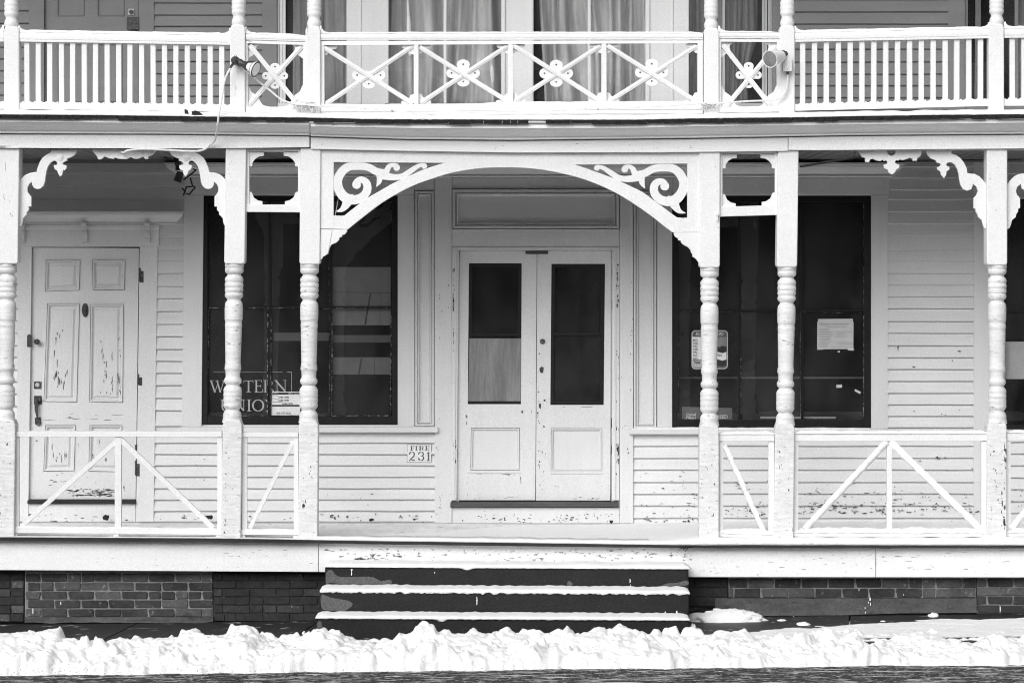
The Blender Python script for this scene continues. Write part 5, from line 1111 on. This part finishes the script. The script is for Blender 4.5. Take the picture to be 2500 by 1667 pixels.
# handwritten notice
kn = Z(1960, 760, 13.07); DW = empty('paper_notice', W(2039, 853, YG), 'handwritten paper notice taped inside the right end of the shop window', 'notice')
plate('sheet_of_paper', [kn([(485, 245), (1600, 235), (1595, 340), (1618, 345), (1612, 1190), (1632, 1200), (1632, 1250), (1435, 1245), (1440, 1200), (640, 1205), (640, 1225), (458, 1225), (462, 335), (492, 332)])], YC, .0015, M['paper'], DW)
text('lettering', 'DANCE  WORKSHOP', *kn([(545, 440)])[0], 4.6, YC - .001, M['inkg'], DW, 71)
for s_, x, y, w in (('ADULTS:', 535, 605, 22), ('CHILDREN:', 540, 920, 27), ('PHONE:', 540, 1140, 20)): text('lettering', s_, *kn([(x, y)])[0], 3.6, YC - .001, M['inkg'], DW, w)
m_ = MB(); rn = random.Random(4)
for (xa, xb, y) in ((760, 1310, 495), (530, 920, 655), (1050, 1160, 655), (1200, 1550, 660), (530, 930, 710), (1050, 1380, 720), (540, 1010, 765), (1060, 1390, 775), (540, 900, 820), (1050, 1370, 830), (530, 990, 985), (1070, 1170, 985), (1230, 1560, 990), (540, 830, 1040), (1080, 1530, 1045), (880, 1560, 1125)):
    x = xa
    while x < xb:
        w = rn.uniform(30, 75); p = kn([(x, y + rn.uniform(-4, 4)), (x + w * .3, y - 8), (x + w * .6, y + 7), (x + w, y + rn.uniform(-5, 5))]); m_.strip(p, [1.1, .8, 1.1, .7], YC - .0008, .0004, 2); x += w + rn.uniform(12, 22)
m_.build('handwriting', M['inkg'], DW)
for nm, pts, lab in (('tape_scrap', [(1100, 1275), (1180, 1262), (1178, 1305), (1130, 1305)], 'tiny bright scrap of tape just below the paper notice'),):
    tag(plate(nm, [kn(pts)], YG - .004, .001, M['paperw']), lab, 'scrap')
kq = Z(1620, 360, 2.24)
tag(plate('tape_scrap', [kq([(945, 1298), (976, 1296), (976, 1313), (946, 1314)])], YG - .004, .001, M['paper']), 'small upright scrap of paper on the right shop pane', 'scrap')
tag(plate('tape_scrap', [kq([(1048, 1320), (1080, 1336), (1074, 1348), (1044, 1330)])], YG - .004, .001, M['paper']), 'slanting scrap of paper near the right edge of the shop window', 'scrap')
m_ = MB(); a, b = W(1856, 1019.5, YW + .10), W(2041, 1019.5, YW + .10); m_.rev(a, b, [(0, .007), (.004, .010), (.02, .0105), (.98, .0105), (.996, .010), (1, .007)], 14)
tag(m_.build('white_tube', M['gold'], None, smooth=True), 'slim pale tube lying along the bottom of the right shop window', 'tube')
m_ = MB(); m_.box(1652, 920, 2110, 924.5, YW + .35, .03); tag(m_.build('shelf_rail', M['ply'], None), 'thin horizontal rail behind the glass of the right shop window', 'rail')
for (xa, ya, xb, yb, mt, lab) in ((812, 652, 954, 794, 'blind', 'pale grey board painted as the reflected street, behind the right-hand glass of the left shop window'), (668, 812, 803, 832, 'reflection_dim', 'narrow grey board painted as a reflected band, behind the middle lower glass of the left shop window'), (812, 818, 954, 836, 'reflection_dim', 'narrow grey board painted as a reflected band, behind the lower right glass of the left shop window'), (812, 872, 954, 914, 'reflection_mid', 'grey board painted as a reflected band, low behind the right-hand glass of the left shop window')):
    m_ = MB(); m_.box(xa, ya, xb, yb, YW + .07, .01); o = tag(m_.build('reflection_panel', M[mt], None, bevel=.001), lab, 'board')  # board added behind the glass, painted as part of the mirrored street
    if mt == 'blind':  # 'blind' is the pale grey of the painted street reflection
        m_ = MB(); m_.strip([(906, 716), (902, 728), (900, 745), (895, 770), (892, 793)], [2, 3, 3, 4, 4], YW + .066, .003); m_.bar((812, 713), (954, 715), 1, YW + .067, .002); m_.bar((928, 714), (928, 794), .8, YW + .067, .002); m_.build('reflected_pole', M['metal'], o)  # dark strips drawn as the mirrored pole and wires
    if mt == 'reflection_mid':
        m_ = MB(); m_.strip([(883, 874), (880, 890), (876, 913)], [2.5, 4, 4], YW + .066, .003); m_.bar((914, 873), (914, 913), 1, YW + .067, .002); m_.build('reflected_pole', M['metal'], o)  # dark strips continue the mirrored pole and wire
# fire number plate (stencilled)
YP = YW - .026; kf = Z(960, 1060, 17.425); FP_ = empty('number_plate', W(1024, 1128, YP), 'small white stencilled plate reading FIRE 231 beside the entry', 'sign')
m_ = MB(); m_.quad(kf([(598, 1180), (1612, 1185), (1620, 445), (605, 440)]), YP, .010); m_.build('plate', M['paperw'], FP_, bevel=.001); m_ = MB(); m_.quad(kf([(584, 1200), (1622, 1206), (1630, 432), (592, 428)]), YP + .006, .006); m_.build('plate_edge', M['stencil'], FP_)
K_ = 17.425
def st(strokes): return letter(strokes, YP - .0015, 'stencil', .001, kf, FP_)
st([([(780, 495), (780, 680)], 52), ([(735, 500), (800, 500)], 22), ([(830, 500), (885, 505), (890, 545)], [22, 26, 10]), ([(845, 560), (850, 610)], 22), ([(725, 672), (825, 672)], 20)])
st([([(985, 495), (985, 680)], 50), ([(945, 500), (1030, 500)], 20), ([(940, 672), (1030, 672)], 20)])
st([([(1145, 495), (1145, 680)], 52), ([(1100, 500), (1165, 500)], 20), ([(1090, 672), (1180, 672)], 20), ([(1210, 505), (1265, 520), (1262, 570), (1215, 590)], [24, 32, 32, 20]), ([(1215, 590), (1250, 640), (1280, 668)], [22, 42, 24])])
st([([(1410, 495), (1410, 680)], 50), ([(1365, 500), (1430, 500)], 20), ([(1365, 672), (1440, 672)], 20), ([(1470, 500), (1520, 500), (1528, 545)], [20, 26, 12]), ([(1480, 570), (1482, 610)], 22), ([(1470, 670), (1515, 660), (1525, 620)], [20, 26, 10])])
st([([(695, 860), (700, 805), (740, 765), (782, 755)], [50, 52, 48, 40]), ([(820, 750), (880, 785), (895, 850), (865, 930), (790, 1010), (720, 1080), (680, 1120)], [38, 52, 52, 50, 50, 46, 40]), ([(770, 1105), (840, 1088), (905, 1105)], [14, 50, 30]), ([(900, 1075), (900, 1125)], 34)])
st([([(1085, 850), (1090, 800), (1130, 765), (1165, 755)], [44, 50, 46, 40]), ([(1205, 750), (1265, 785), (1280, 850), (1240, 905), (1175, 920)], [38, 50, 52, 46, 26]), ([(1240, 915), (1285, 970), (1285, 1040), (1240, 1095), (1195, 1105)], [30, 48, 54, 46, 34]), ([(1065, 1005), (1100, 1060), (1150, 1100)], [50, 60, 40])])
st([([(1500, 750), (1500, 1120)], 66), ([(1445, 800), (1490, 775)], 30), ([(1435, 1110), (1555, 1110)], 32)])

# ------------------------------------------------------------------ floodlights and cables
def wd(px, py, Y): return W(px, py, Y)
FL = empty('floodlight', wd(575, 150, -.12), 'rusty dark floodlight with a clear flared bulb on the left balcony post', 'floodlight', 'floodlights on the balcony posts')
kf3 = Z(560, 40, 6.03)
c = kf3([(88, 655)])[0]; A = wd(c[0], c[1], -.14)
m_ = MB(); m_.rev(A + Vector((0, .075, 0)), A + Vector((0, -.055, 0)), [(0, .022), (.2, .026), (.5, .036), (.75, .034), (.92, .026), (1, .012)]); m_.rev(A + Vector((0, -.03, 0)), wd(*kf3([(92, 660)])[0], -.22), [(0, .014), (.6, .016), (1, .010)])
m_.rev(wd(*kf3([(60, 690)])[0], -.15), wd(*kf3([(10, 765)])[0], -.15), [(0, .012), (.7, .010), (1, .008)]); m_.tube([wd(*kf3([q])[0], -.15) for q in ((70, 600), (85, 570), (105, 575), (100, 600))], .002)
m_.build('junction_box', M['metal'], FL, smooth=True)
p0, p1 = wd(*kf3([(110, 668)])[0], -.16), wd(*kf3([(272, 735)])[0], -.21)
m_ = MB(); m_.rev(p0, p1, [(0, .024), (.1, .030), (.35, .031), (.5, .026), (.86, .031), (.88, .037), (.97, .038), (1, .034)]); m_.build('lamp_holder', M['metal'], FL, smooth=True, sharp=40)
p2 = wd(*kf3([(395, 785)])[0], -.24)
bulb = material('lamp_bulb', .80, .25, [(20, (1, 1, 1), .15)], [], [], spec=.6)
m_ = MB(); m_.rev(p1, p2, [(0, .028), (.15, .030), (.4, .040), (.72, .058), (.9, .066), (.97, .064), (.975, .058), (1.0, .050), (1.03, .028), (1.04, .004)]); m_.build('bulb', bulb, FL, smooth=True, sharp=50)
m_ = MB(); m_.rev(p1.lerp(p2, .60), p1.lerp(p2, .64), [(0, .0545), (1, .0565)], 24); m_.rev(p1.lerp(p2, .955), p1.lerp(p2, .985), [(0, .067), (1, .064)], 24); m_.build('bulb_rim', M['metal'], FL, smooth=True)
FR = empty('floodlight', wd(1922, 150, -.12), 'white floodlight with a pale boxed junction on the right balcony post', 'floodlight', 'floodlights on the balcony posts')
kg = Z(1700, 50, 6.27)
m_ = MB(); m_.quad(kg([(1328, 785), (1465, 775), (1455, 553), (1315, 562)]), -.13, .05); o = m_.build('junction_box', M['metal'], FR, bevel=.003)
m_ = MB(); m_.quad(kg([(1326, 787), (1467, 778), (1457, 551), (1313, 560)]), -.135, .005); p = m_.build('cover_plate', M['paperw'], FR, bevel=.001)
m_ = MB()
for q in ((1386, 588), (1395, 750)): r_ = kg([q])[0]; m_.disc(r_[0], r_[1], .9, -.137, .003, 8)
m_.build('screw', M['metal'], p)
m_ = MB(); m_.prism(kg([(1240, 485), (1330, 455), (1385, 475), (1410, 510), (1395, 540), (1350, 545), (1310, 560), (1300, 520)]), -.15, .05); m_.rev(wd(*kg([(1400, 780)])[0], -.11), wd(*kg([(1398, 835)])[0], -.11), [(0, .012), (.6, .012), (1, .006)]); m_.build('lamp_holder', M['metal'], FR, bevel=.008, seg=3)
p0, p1 = wd(*kg([(1305, 545)])[0], -.15), wd(*kg([(1125, 595)])[0], -.28)
m_ = MB(); m_.rev(p0, p1, [(0, .02), (.05, .045), (.25, .052), (.6, .056), (.85, .066), (1, .070), (1.005, .066), (1.0, .063), (.75, .055), (.5, .04)], 28); m_.build('bulb', M['trim'], FR, smooth=True, sharp=50)
m_ = MB(); m_.rev(p0.lerp(p1, .97), p0.lerp(p1, 1.03), [(0, .060), (.5, .061), (.9, .045), (1, .01)], 24); m_.build('bulb_glass', M['ply'], FR, smooth=True)
def cable(pts, label, r=.0085):
    P = cr([tuple(p) for p in pts], 6, False); m_ = MB(); m_.tube(P, r, 8); return tag(m_.build('cable', M['cable'], None, smooth=True), label, 'cable')
z1 = Z(0, 0, 2.94); g1 = lambda x, y, Y: wd(x / 2.94, y / 2.94, Y)
cable([g1(1655, 492, -.15), g1(1632, 530, -.16), g1(1612, 580, -.2), g1(1600, 650, -.27), g1(1585, 740, -.35), g1(1570, 830, -.385), g1(1562, 900, -.36), g1(1553, 960, -.28), g1(1540, 1010, -.19), g1(1500, 1050, -.14), g1(1440, 1082, -.13), g1(1330, 1085, -.125), g1(1200, 1078, -.125), g1(1095, 1072, -.125), g1(1000, 1072, -.125), g1(915, 1082, -.12), g1(885, 1098, -.09), g1(862, 1080, -.02)], 'white cable hanging from the left floodlight over the cornice', .0085)
cable([wd(*kf3([(255, 810)])[0], -.16), wd(*kf3([(340, 880)])[0], -.13), wd(*kf3([(480, 1000)])[0], -.10), wd(*kf3([(620, 1110)])[0], -.09), wd(*kf3([(740, 1210)])[0], -.09), wd(*kf3([(830, 1255)])[0], -.09), wd(*kf3([(960, 1290)])[0], -.10), wd(745, 256, -.12), wd(790, 260, -.12), wd(860, 262.5, -.11), wd(950, 270, -.115), wd(1010, 277, -.115), wd(1060, 278, -.115), wd(1200, 273, -.10), wd(1350, 270, -.10), wd(1480, 265, -.10), wd(1600, 260, -.10), wd(1700, 254, -.11), wd(1750, 253, -.11),
       wd(*kg([(500, 1258)])[0], -.10), wd(*kg([(800, 1238)])[0], -.10), wd(*kg([(1080, 1228)])[0], -.10), wd(*kg([(1230, 1210)])[0], -.10), wd(*kg([(1330, 1150)])[0], -.10), wd(*kg([(1385, 1040)])[0], -.10), wd(*kg([(1400, 900)])[0], -.10), wd(*kg([(1398, 830)])[0], -.10)], 'white cable sagging along the balustrade between the two floodlights', .0075)
def frayed(cx, cy, w, h, label, seed, dens=34):
    rn = random.Random(seed); m_ = MB()
    for i in range(6):
        y = cy - h * .35 + i * h * .12; m_.tube([wd(cx + w * .5 * math.sin(a), y + rn.uniform(-1, 1), -.0) + Vector((0, -.085 * max(.2, math.cos(a * .9)), 0)) for a in [-1.57 + 3.14 * k / 8 for k in range(9)]], .005, 6)
    for i in range(dens):
        x = cx + rn.uniform(-.5, .5) * w; y = cy + rn.uniform(-.3, .2) * h; l = rn.uniform(.25, .7) * h; s = rn.uniform(-5, 5)
        m_.tube([wd(x, y, -.09), wd(x + s * .4, y + l * .5, -.10 - rn.uniform(0, .02)), wd(x + s, y + l, -.09)], rn.uniform(.0015, .004), 5)
    return tag(m_.build('frayed_tape', M['rope'], None), label, 'tape', 'frayed tape on the balcony posts')
frayed(746, 259, 60, 22, 'frayed pale tape wrapped round the post left of the long balustrade', 2, 60); frayed(1730, 258, 40, 16, 'frayed pale tape wrapped round the post right of the long balustrade', 5, 30)

# ------------------------------------------------------------------ odds and ends
m_ = MB(); rod0, rod1 = wd(1953, 407, -.05), wd(2102, 382.5, -.05); m_.rev(rod0, rod1, [(0, .004), (.01, .010), (.5, .0105), (.99, .010), (1, .004)], 10)
m_.tube([wd(2013, 396, -.05), wd(2013, 388, -.05)], .002); m_.tube([wd(2085, 384, -.05), wd(2088, 374, -.03), wd(2086, 368, -.02)], .003)
tag(m_.build('iron_rod', M['leaf'], None, smooth=True), 'thin black rod hanging askew under the right porch beam', 'rod')
m_ = MB(); zr_ = Z(0, 0, 2.94)
m_.prism(zr_([(1322, 782), (1345, 790), (1352, 815), (1370, 835), (1378, 845), (1345, 845), (1326, 820)]), -.31, .03); m_.prism(zr_([(1378, 800), (1400, 793), (1425, 800), (1450, 820), (1478, 838), (1440, 848), (1385, 852), (1370, 840)]), -.33, .05)
tag(m_.build('shingle_scrap', M['leaf'], None, bevel=.006), 'torn black scrap lying on the snowy porch roof edge', 'scrap')
for i, (px, py, w, h) in enumerate(((258, 1263, 16, 14), (512, 1262, 14, 10), (1492, 1273, 7, 9), (907, 1268, 12, 7), (1012, 1267, 9, 5))):
    m_ = MB(); rn = random.Random(i + 3); Yl = YW - .10
    for k in range(4):
        a = rn.uniform(0, 6); cx, cy = px + rn.uniform(-.3, .3) * w, py + rn.uniform(-.2, .2) * h
        pts = [(cx + math.cos(a + t) * w * .5 * rn.uniform(.5, 1), cy + math.sin(a + t) * h * .5 * rn.uniform(.6, 1)) for t in [j * 1.05 for j in range(6)]]
        m_.prism(pts, Yl - k * .012, .004)
    tag(m_.build('dead_leaf', M['leaf'], None), ('curled dead leaf on the porch floor in front of the panelled door', 'dead leaf on the porch floor left of the paired posts', 'small dark leaf below the right jamb of the entry', 'dark leaf at the wall foot below the number plate, left one', 'tiny dark leaf at the wall foot nearest the entry')[i], 'leaf', 'dead leaves on the porch floor')
m_ = MB(); rn = random.Random(9)
for i in range(22):
    a0 = rn.uniform(-.3, 1.0) + (2.4 if i % 3 else 0); L_ = rn.uniform(8, 24) if i % 3 else rn.uniform(4, 9)
    b0 = (1681 + rn.uniform(-4, 4), 1334 + rn.uniform(-3, 2)); m_.bar(b0, (b0[0] + math.cos(a0) * L_, b0[1] + abs(math.sin(a0)) * L_ * .7), 1.4, YN - .012 - rn.uniform(0, .01), .003)
tag(m_.build('pine_sprig', M['leaf'], None), 'small dark pine sprig caught on the porch edge above the right end of the steps', 'sprig')
# broken lamp under the ceiling
kl = Z(380, 350, 7.128); YK = 1.35; m_ = MB()
BL = empty('broken_lamp', W(437, 440, YK), 'rusted lamp with hanging bent brackets under the ceiling behind the left bracket', 'lamp')
m_.prism(kl([(300, 260), (405, 250), (412, 300), (380, 350), (320, 335)]), YK, .08); m_.rev(W(*kl([(385, 330)])[0], YK), W(*kl([(395, 470)])[0], YK), [(0, .03), (.5, .022), (1, .026)]); m_.build('lamp_holder', M['metal'], BL, bevel=.004)
m_ = MB(); m_.prism(kl([(375, 480), (480, 510), (430, 690), (305, 645)]), YK, .07); m_.build('lamp_shade', material('grimy_tin', .06, .5, [(30, (1, 1, 1), .5)]), BL, bevel=.005)
m_ = MB()
for a, b in (((480, 640), (700, 470)), ((650, 450), (712, 470)), ((520, 760), (680, 750)), ((690, 760), (580, 890)), ((580, 890), (520, 870)), ((530, 770), (480, 910)), ((455, 780), (520, 850)), ((600, 600), (640, 740))): m_.bar(kl([a])[0], kl([b])[0], 3.2, YK + .1, .02)
m_.build('bent_bracket', M['metal'], BL)
m_ = MB(); P = [W(*kl([q])[0], 1.2) for q in ((-60, 160), (60, 215), (200, 262), (300, 275))]; m_.tube(cr([tuple(p) for p in P], 5, False), .007); m_.build('lamp_cable', M['metal'], BL, smooth=True)
m_ = MB(); P = [W(2040 + t, 371 + 3 * math.sin(t * .05) + (t > 380) * 4, .9) for t in range(0, 480, 20)]
# wire clipped below the right ceiling
m_ = MB(); P = [W(x, y, 1.7) for x, y in ((2150, 394), (2300, 392), (2400, 391), (2490, 390), (2492, 386), (2500, 386), (2560, 386))]; m_.tube(P, .006); tag(m_.build('ceiling_wire', M['metal'], None), 'dark wire running along the top of the right porch wall', 'wire')
m_ = MB(); c = W(1751, 525, -.085); m_.rev(c, c + Vector((0, -.03, 0)), [(0, .012), (.7, .014), (1, .008)], 12); m_.rev(c + Vector((0, -.012, -.005)), c + Vector((0, -.014, -.05)), [(0, .006), (.7, .009), (1, .005)], 10)
tag(m_.build('post_hook', M['trim'], None, smooth=True), 'small painted knob on the face of the post right of the arch', 'hook')

# ------------------------------------------------------------------ snow on the deck and ground
m_ = MB(); x0, x1 = 782, 2700; n = 230; vs = []
for i in range(n + 1):
    x = x0 + (x1 - x0) * i / n; e = min(1, .12 + .88 * max(0, (x - 1480) / 260)) if x < 1740 else 1; a = W(x, noseT(x), YN); b = W(x, 1280, YW - .02); h = (.050 + .012 * noise.noise(Vector((x * .02, 3, 0)))) * e
    hb_ = .02 * e + .002
    vs += [a + Vector((0, .002, .0)), a + Vector((0, -.014, .006)), a + Vector((0, -.012, h * .6)), a + Vector((0, .01, h * .95)), a + Vector((0, .06, h * 1.1)), Vector((lerp(a.x, b.x, .35), lerp(a.y, b.y, .35), lerp(a.z, b.z, .35) + h * .8)), b + Vector((0, 0, hb_)), b, a + Vector((0, .03, .001))]
mm = 9; m_.add(vs, [[p * mm + i, p * mm + (i + 1) % mm, (p + 1) * mm + (i + 1) % mm, (p + 1) * mm + i] for p in range(n) for i in range(mm)] + [list(range(mm)), [n * mm + i for i in range(mm)][::-1]])
tag(m_.build('snow', M['snow'], None, smooth=True, sharp=80), 'thick snow covering the porch floor right of the steps', 'snow', kind='stuff')
m_ = MB(); n = 260; vs = []
for i in range(n + 1):                            # thin broken lip of snow on the deck edge, left and centre
    x = -180 + (1695 + 180) * i / n; a = W(x, noseT(x), YN); q = noise.noise(Vector((x * .02, 9, 0))) + .5 * noise.noise(Vector((x * .08, 2, 0)))
    c_ = 1 if x > 770 else .55; h = (.010 + .006 * q) * c_ + (.012 if x > 770 else 0); wdp = (.10 + .05 * q) * c_ + (.15 if x > 770 else 0)
    vs += [a + Vector((0, -.006, -.001)), a + Vector((0, -.012, .004)), a + Vector((0, -.006, h)), a + Vector((0, .03, h * 1.2)), a + Vector((0, wdp, h * .9 + .002)), a + Vector((0, wdp + .01, -.004))]
mm = 6; m_.add(vs, [[p * mm + i, p * mm + (i + 1) % mm, (p + 1) * mm + (i + 1) % mm, (p + 1) * mm + i] for p in range(n) for i in range(mm)])
tag(m_.build('snow', M['snow'], None, smooth=True, sharp=80), 'thin lip of snow along the front edge of the porch floor', 'snow', kind='stuff')

crest = pw([(-400, 1540), (0, 1542), (60, 1536), (100, 1530), (118, 1526), (145, 1524), (150, 1534), (158, 1556), (300, 1560), (350, 1552), (400, 1546), (436, 1548), (442, 1532), (470, 1528), (488, 1534), (492, 1546), (520, 1545), (552, 1542), (560, 1524), (575, 1516), (598, 1516), (612, 1520), (628, 1536), (650, 1552), (700, 1558), (727, 1547), (758, 1541), (800, 1539), (830, 1536), (842, 1550), (884, 1556), (886, 1561), (925, 1562), (940, 1559), (961, 1556), (975, 1538), (985, 1545), (1008, 1542), (1014, 1528), (1026, 1516), (1045, 1514), (1060, 1518), (1066, 1532), (1072, 1540), (1110, 1547), (1118, 1544), (1173, 1541), (1200, 1546), (1215, 1547), (1225, 1543), (1250, 1545), (1300, 1552), (1312, 1544), (1318, 1541), (1330, 1547), (1350, 1547), (1370, 1536), (1385, 1530), (1396, 1542), (1404, 1554), (1430, 1541), (1442, 1530), (1452, 1523), (1477, 1523), (1482, 1532), (1500, 1520), (1512, 1513), (1528, 1518), (1542, 1532), (1565, 1531), (1590, 1540), (1624, 1542), (1640, 1550), (1680, 1556), (1740, 1546), (1770, 1535), (1820, 1536), (1850, 1550), (1920, 1551), (1990, 1545), (2000, 1531), (2025, 1527), (2032, 1545), (2100, 1548), (2160, 1552), (2220, 1540), (2250, 1536), (2290, 1545), (2350, 1550), (2440, 1546), (2520, 1548), (2900, 1545)])
XA, XB, YA_, YB2 = -7.5, 7.5, -2.42, -1.02; nx, ny = 1500, 110; vs = []
YCR = -1.50
def frac(v): return noise.noise(v)
for j in range(ny + 1):
    v = j / ny; y = YA_ + (YB2 - YA_) * (v ** 1.0)
    for i in range(nx + 1):
        x = XA + (XB - XA) * i / nx; px = HX + x * F / (DIST + YCR)
        wc = math.exp(-((y - YCR) / .13) ** 2); cs = sum(crest(px + d_) for d_ in (-70, -35, 0, 35, 70)) / 5; zc = EZ - ((lerp(cs + 4, crest(px), wc)) - HY) * (DIST + YCR) / F; base = road_z(x, y) if y < -1.62 else gz(x, y)
        zb = -.115 + .0105 * x
        top = max(.02, zc - zb - .030)
        foot = -2.13 + .07 * noise.noise(Vector((x * 1.3, 0, 3))) + .05 * noise.noise(Vector((x * 5, 0, 5))) + .03 * noise.noise(Vector((x * 17, 0, 5)))
        back = -1.26 + .08 * noise.noise(Vector((x * 1.7, 4, 3))) + .04 * noise.noise(Vector((x * 7, 4, 5)))
        if y < foot: s = -.3 * min(1, (foot - y) / .05)
        elif y < YCR: t = (y - foot) / (YCR - foot); s = max(t ** .40, .0)
        elif y < back: t = (y - YCR) / (back - YCR); s = (1 - t ** 1.6)
        else: s = -.3
        lump = 0
        if s > 0:
            p = Vector((x, y, 0))
            lump = .060 * noise.noise(p * 3.2) + .03 * abs(noise.noise(p * 8 + Vector((3, 0, 0)))) + .016 * noise.noise(p * 19) + .005 * noise.noise(p * 42) + .002 * noise.noise(p * 90)
            pw_ = p + Vector((.05 * noise.noise(p * 9), .05 * noise.noise(p * 9 + Vector((4, 4, 0))), 0)); d1 = noise.voronoi(pw_ * 7)[0]; lump += .075 * min(.22, max(0, .48 - d1[0])) / .22 * (.5 + noise.noise(p * 2.1 + Vector((9, 0, 0))))
            d2 = noise.voronoi(pw_ * 17 + Vector((2, 2, 0)))[0]; lump += .020 * min(.25, max(0, .5 - d2[0])) / .25 * (.4 + noise.noise(p * 4 + Vector((1, 7, 0)))); d3 = noise.voronoi(pw_ * 38)[0]; lump += .0035 * min(.3, max(0, .55 - d3[0])) / .3
            cw = math.exp(-((y - YCR) / .10) ** 2)
            lump *= (1 - .72 * cw) * min(1, s * 3)
            lump += (.008 * noise.noise(p * 30) + .016 * min(.2, max(0, .45 - noise.voronoi(pw_ * 13)[0][0])) / .2) * cw
        z = zb + (base - zb if s <= 0 else max(0, base - zb) * (1 - s)) * 1 + (top * s if s > 0 else s * .06) + lump
        vs.append((x, y, z))
fs = [(j * (nx + 1) + i, j * (nx + 1) + i + 1, (j + 1) * (nx + 1) + i + 1, (j + 1) * (nx + 1) + i) for j in range(ny) for i in range(nx)]
me = bpy.data.meshes.new('snow_bank'); me.from_pydata(vs, [], fs)
tag(finish(me, 'snow_bank', M['bank'], None, smooth=True, sharp=180), 'lumpy ploughed snow bank along the kerb in front of the porch', 'snow', kind='stuff')
# trampled snow sheet on the pavement at the right
nx, ny = 420, 60; vs = []
for j in range(ny + 1):
    for i in range(nx + 1):
        x = 1.2 + 6.6 * i / nx; y = -1.55 + 1.35 * j / ny
        lim = -1.25 + .95 * min(1, max(0, (x - 1.35) / 2.2)) ** .8; lim = min(lim, -.42 + .02 * x)
        q = (lim - y) / .10 + 1.3 * noise.noise(Vector((x * 1.2, y * 3.5, 2))) + 1.1 * noise.noise(Vector((x * 3.2, y * 15, 7))) + .5 * noise.noise(Vector((x * 9, y * 40, 7)))
        z = gz(x, y) + max(-.02, min(.022, q * .012)) + .006 * noise.noise(Vector((x * 5, y * 9, 0))) + .003 * noise.noise(Vector((x * 25, y * 40, 0)))
        vs.append((x, y, z))
fs = [(j * (nx + 1) + i, j * (nx + 1) + i + 1, (j + 1) * (nx + 1) + i + 1, (j + 1) * (nx + 1) + i) for j in range(ny) for i in range(nx)]
me = bpy.data.meshes.new('snow'); me.from_pydata(vs, [], fs)
tag(finish(me, 'snow', M['snow'], None, smooth=True, sharp=180), 'trampled snow on the right part of the sidewalk behind the bank', 'snow', kind='stuff')
def lump(px, py, w, h, dd, label, seed, Yc, group='lumps of snow on the sidewalk'):
    k = (DIST + Yc) / F; c = W(px, py, Yc); nu, nv = 36, 14; vs = []
    for j in range(nv + 1):
        for i in range(nu):
            a = 6.283 * i / nu; b = math.pi / 2 * j / nv
            sx = math.copysign(abs(math.cos(a)) ** .8, math.cos(a)); sy = math.copysign(abs(math.sin(a)) ** .8, math.sin(a)); q = Vector((sx * math.cos(b), sy * math.cos(b), math.sin(b)))
            nn = 1 + .22 * noise.noise(Vector((q.x * 2.2 * max(1, w / 60), q.y * 2, q.z * 2)) + Vector((seed, 0, 0))) + .07 * noise.noise(q * 7 + Vector((seed, 0, 0)))
            vs.append((c.x + q.x * w * k / 2 * nn, c.y + q.y * dd * nn, c.z - .01 + q.z * h * k * nn))
    m_ = MB(); m_.add(vs, [[j * nu + i, j * nu + (i + 1) % nu, (j + 1) * nu + (i + 1) % nu, (j + 1) * nu + i] for j in range(nv) for i in range(nu)])
    tag(m_.build('snow_lump', M['snow'], None, smooth=True, sharp=180), label, 'snow lump', group)
def pyg(Y, X): return HY + (EZ - gz(X, Y)) * F / (DIST + Y)
lump(1774, pyg(-.25, 1.7), 186, 30, .14, 'long smooth heap of snow beside the right end of the steps', 3, -.25)
lump(1692, pyg(-.9, 1.35), 20, 22, .05, 'small snow clump against the lowest step', 9, -.95)
lump(2279, pyg(-.12, 3.4), 27, 12, .05, 'round white snow lump by the right foundation', 21, -.12)
lump(1909, pyg(-.28, 2.2), 26, 6, .05, 'flat snow patch below the parged foundation', 31, -.28)
lump(1962, pyg(-.55, 2.35), 38, 9, .07, 'low snow patch between the foundation and the bank', 37, -.55)
lump(2156, pyg(-.4, 3.0), 16, 5, .04, 'small snow fleck on the sidewalk right of centre', 41, -.4)
lump(641, pyg(-.75, -2), 14, 8, .04, 'snow crumb on the dark sidewalk left of the steps', 44, -.9); lump(742, pyg(-.7, -1.7), 9, 7, .03, 'snow crumb nearest the lowest step on the left', 47, -.85)
lump(600, pyg(-.95, -2), 12, 5, .03, 'snow crumb behind the bank left of the steps', 48, -1.0)

# ------------------------------------------------------------------ unseen building added opposite so the shop glass mirrors dark
OB = empty('added_dark_building', (0, -37, -.1), 'unseen dark building added across the street to darken the mirrored view', 'building')
def bx(name, x0, x1, y0, y1, z0, z1, mat):
    m_ = MB(); m_.add([(x0, y0, z0), (x1, y0, z0), (x1, y1, z0), (x0, y1, z0), (x0, y0, z1), (x1, y0, z1), (x1, y1, z1), (x0, y1, z1)], [(0, 1, 2, 3), (4, 5, 6, 7), (0, 1, 5, 4), (2, 3, 7, 6), (1, 2, 6, 5), (0, 3, 7, 4)])
    return m_.build(name, M[mat], OB)
bx('wall', -30, 30, -45, -37, -.2, 10.5, 'oppd')
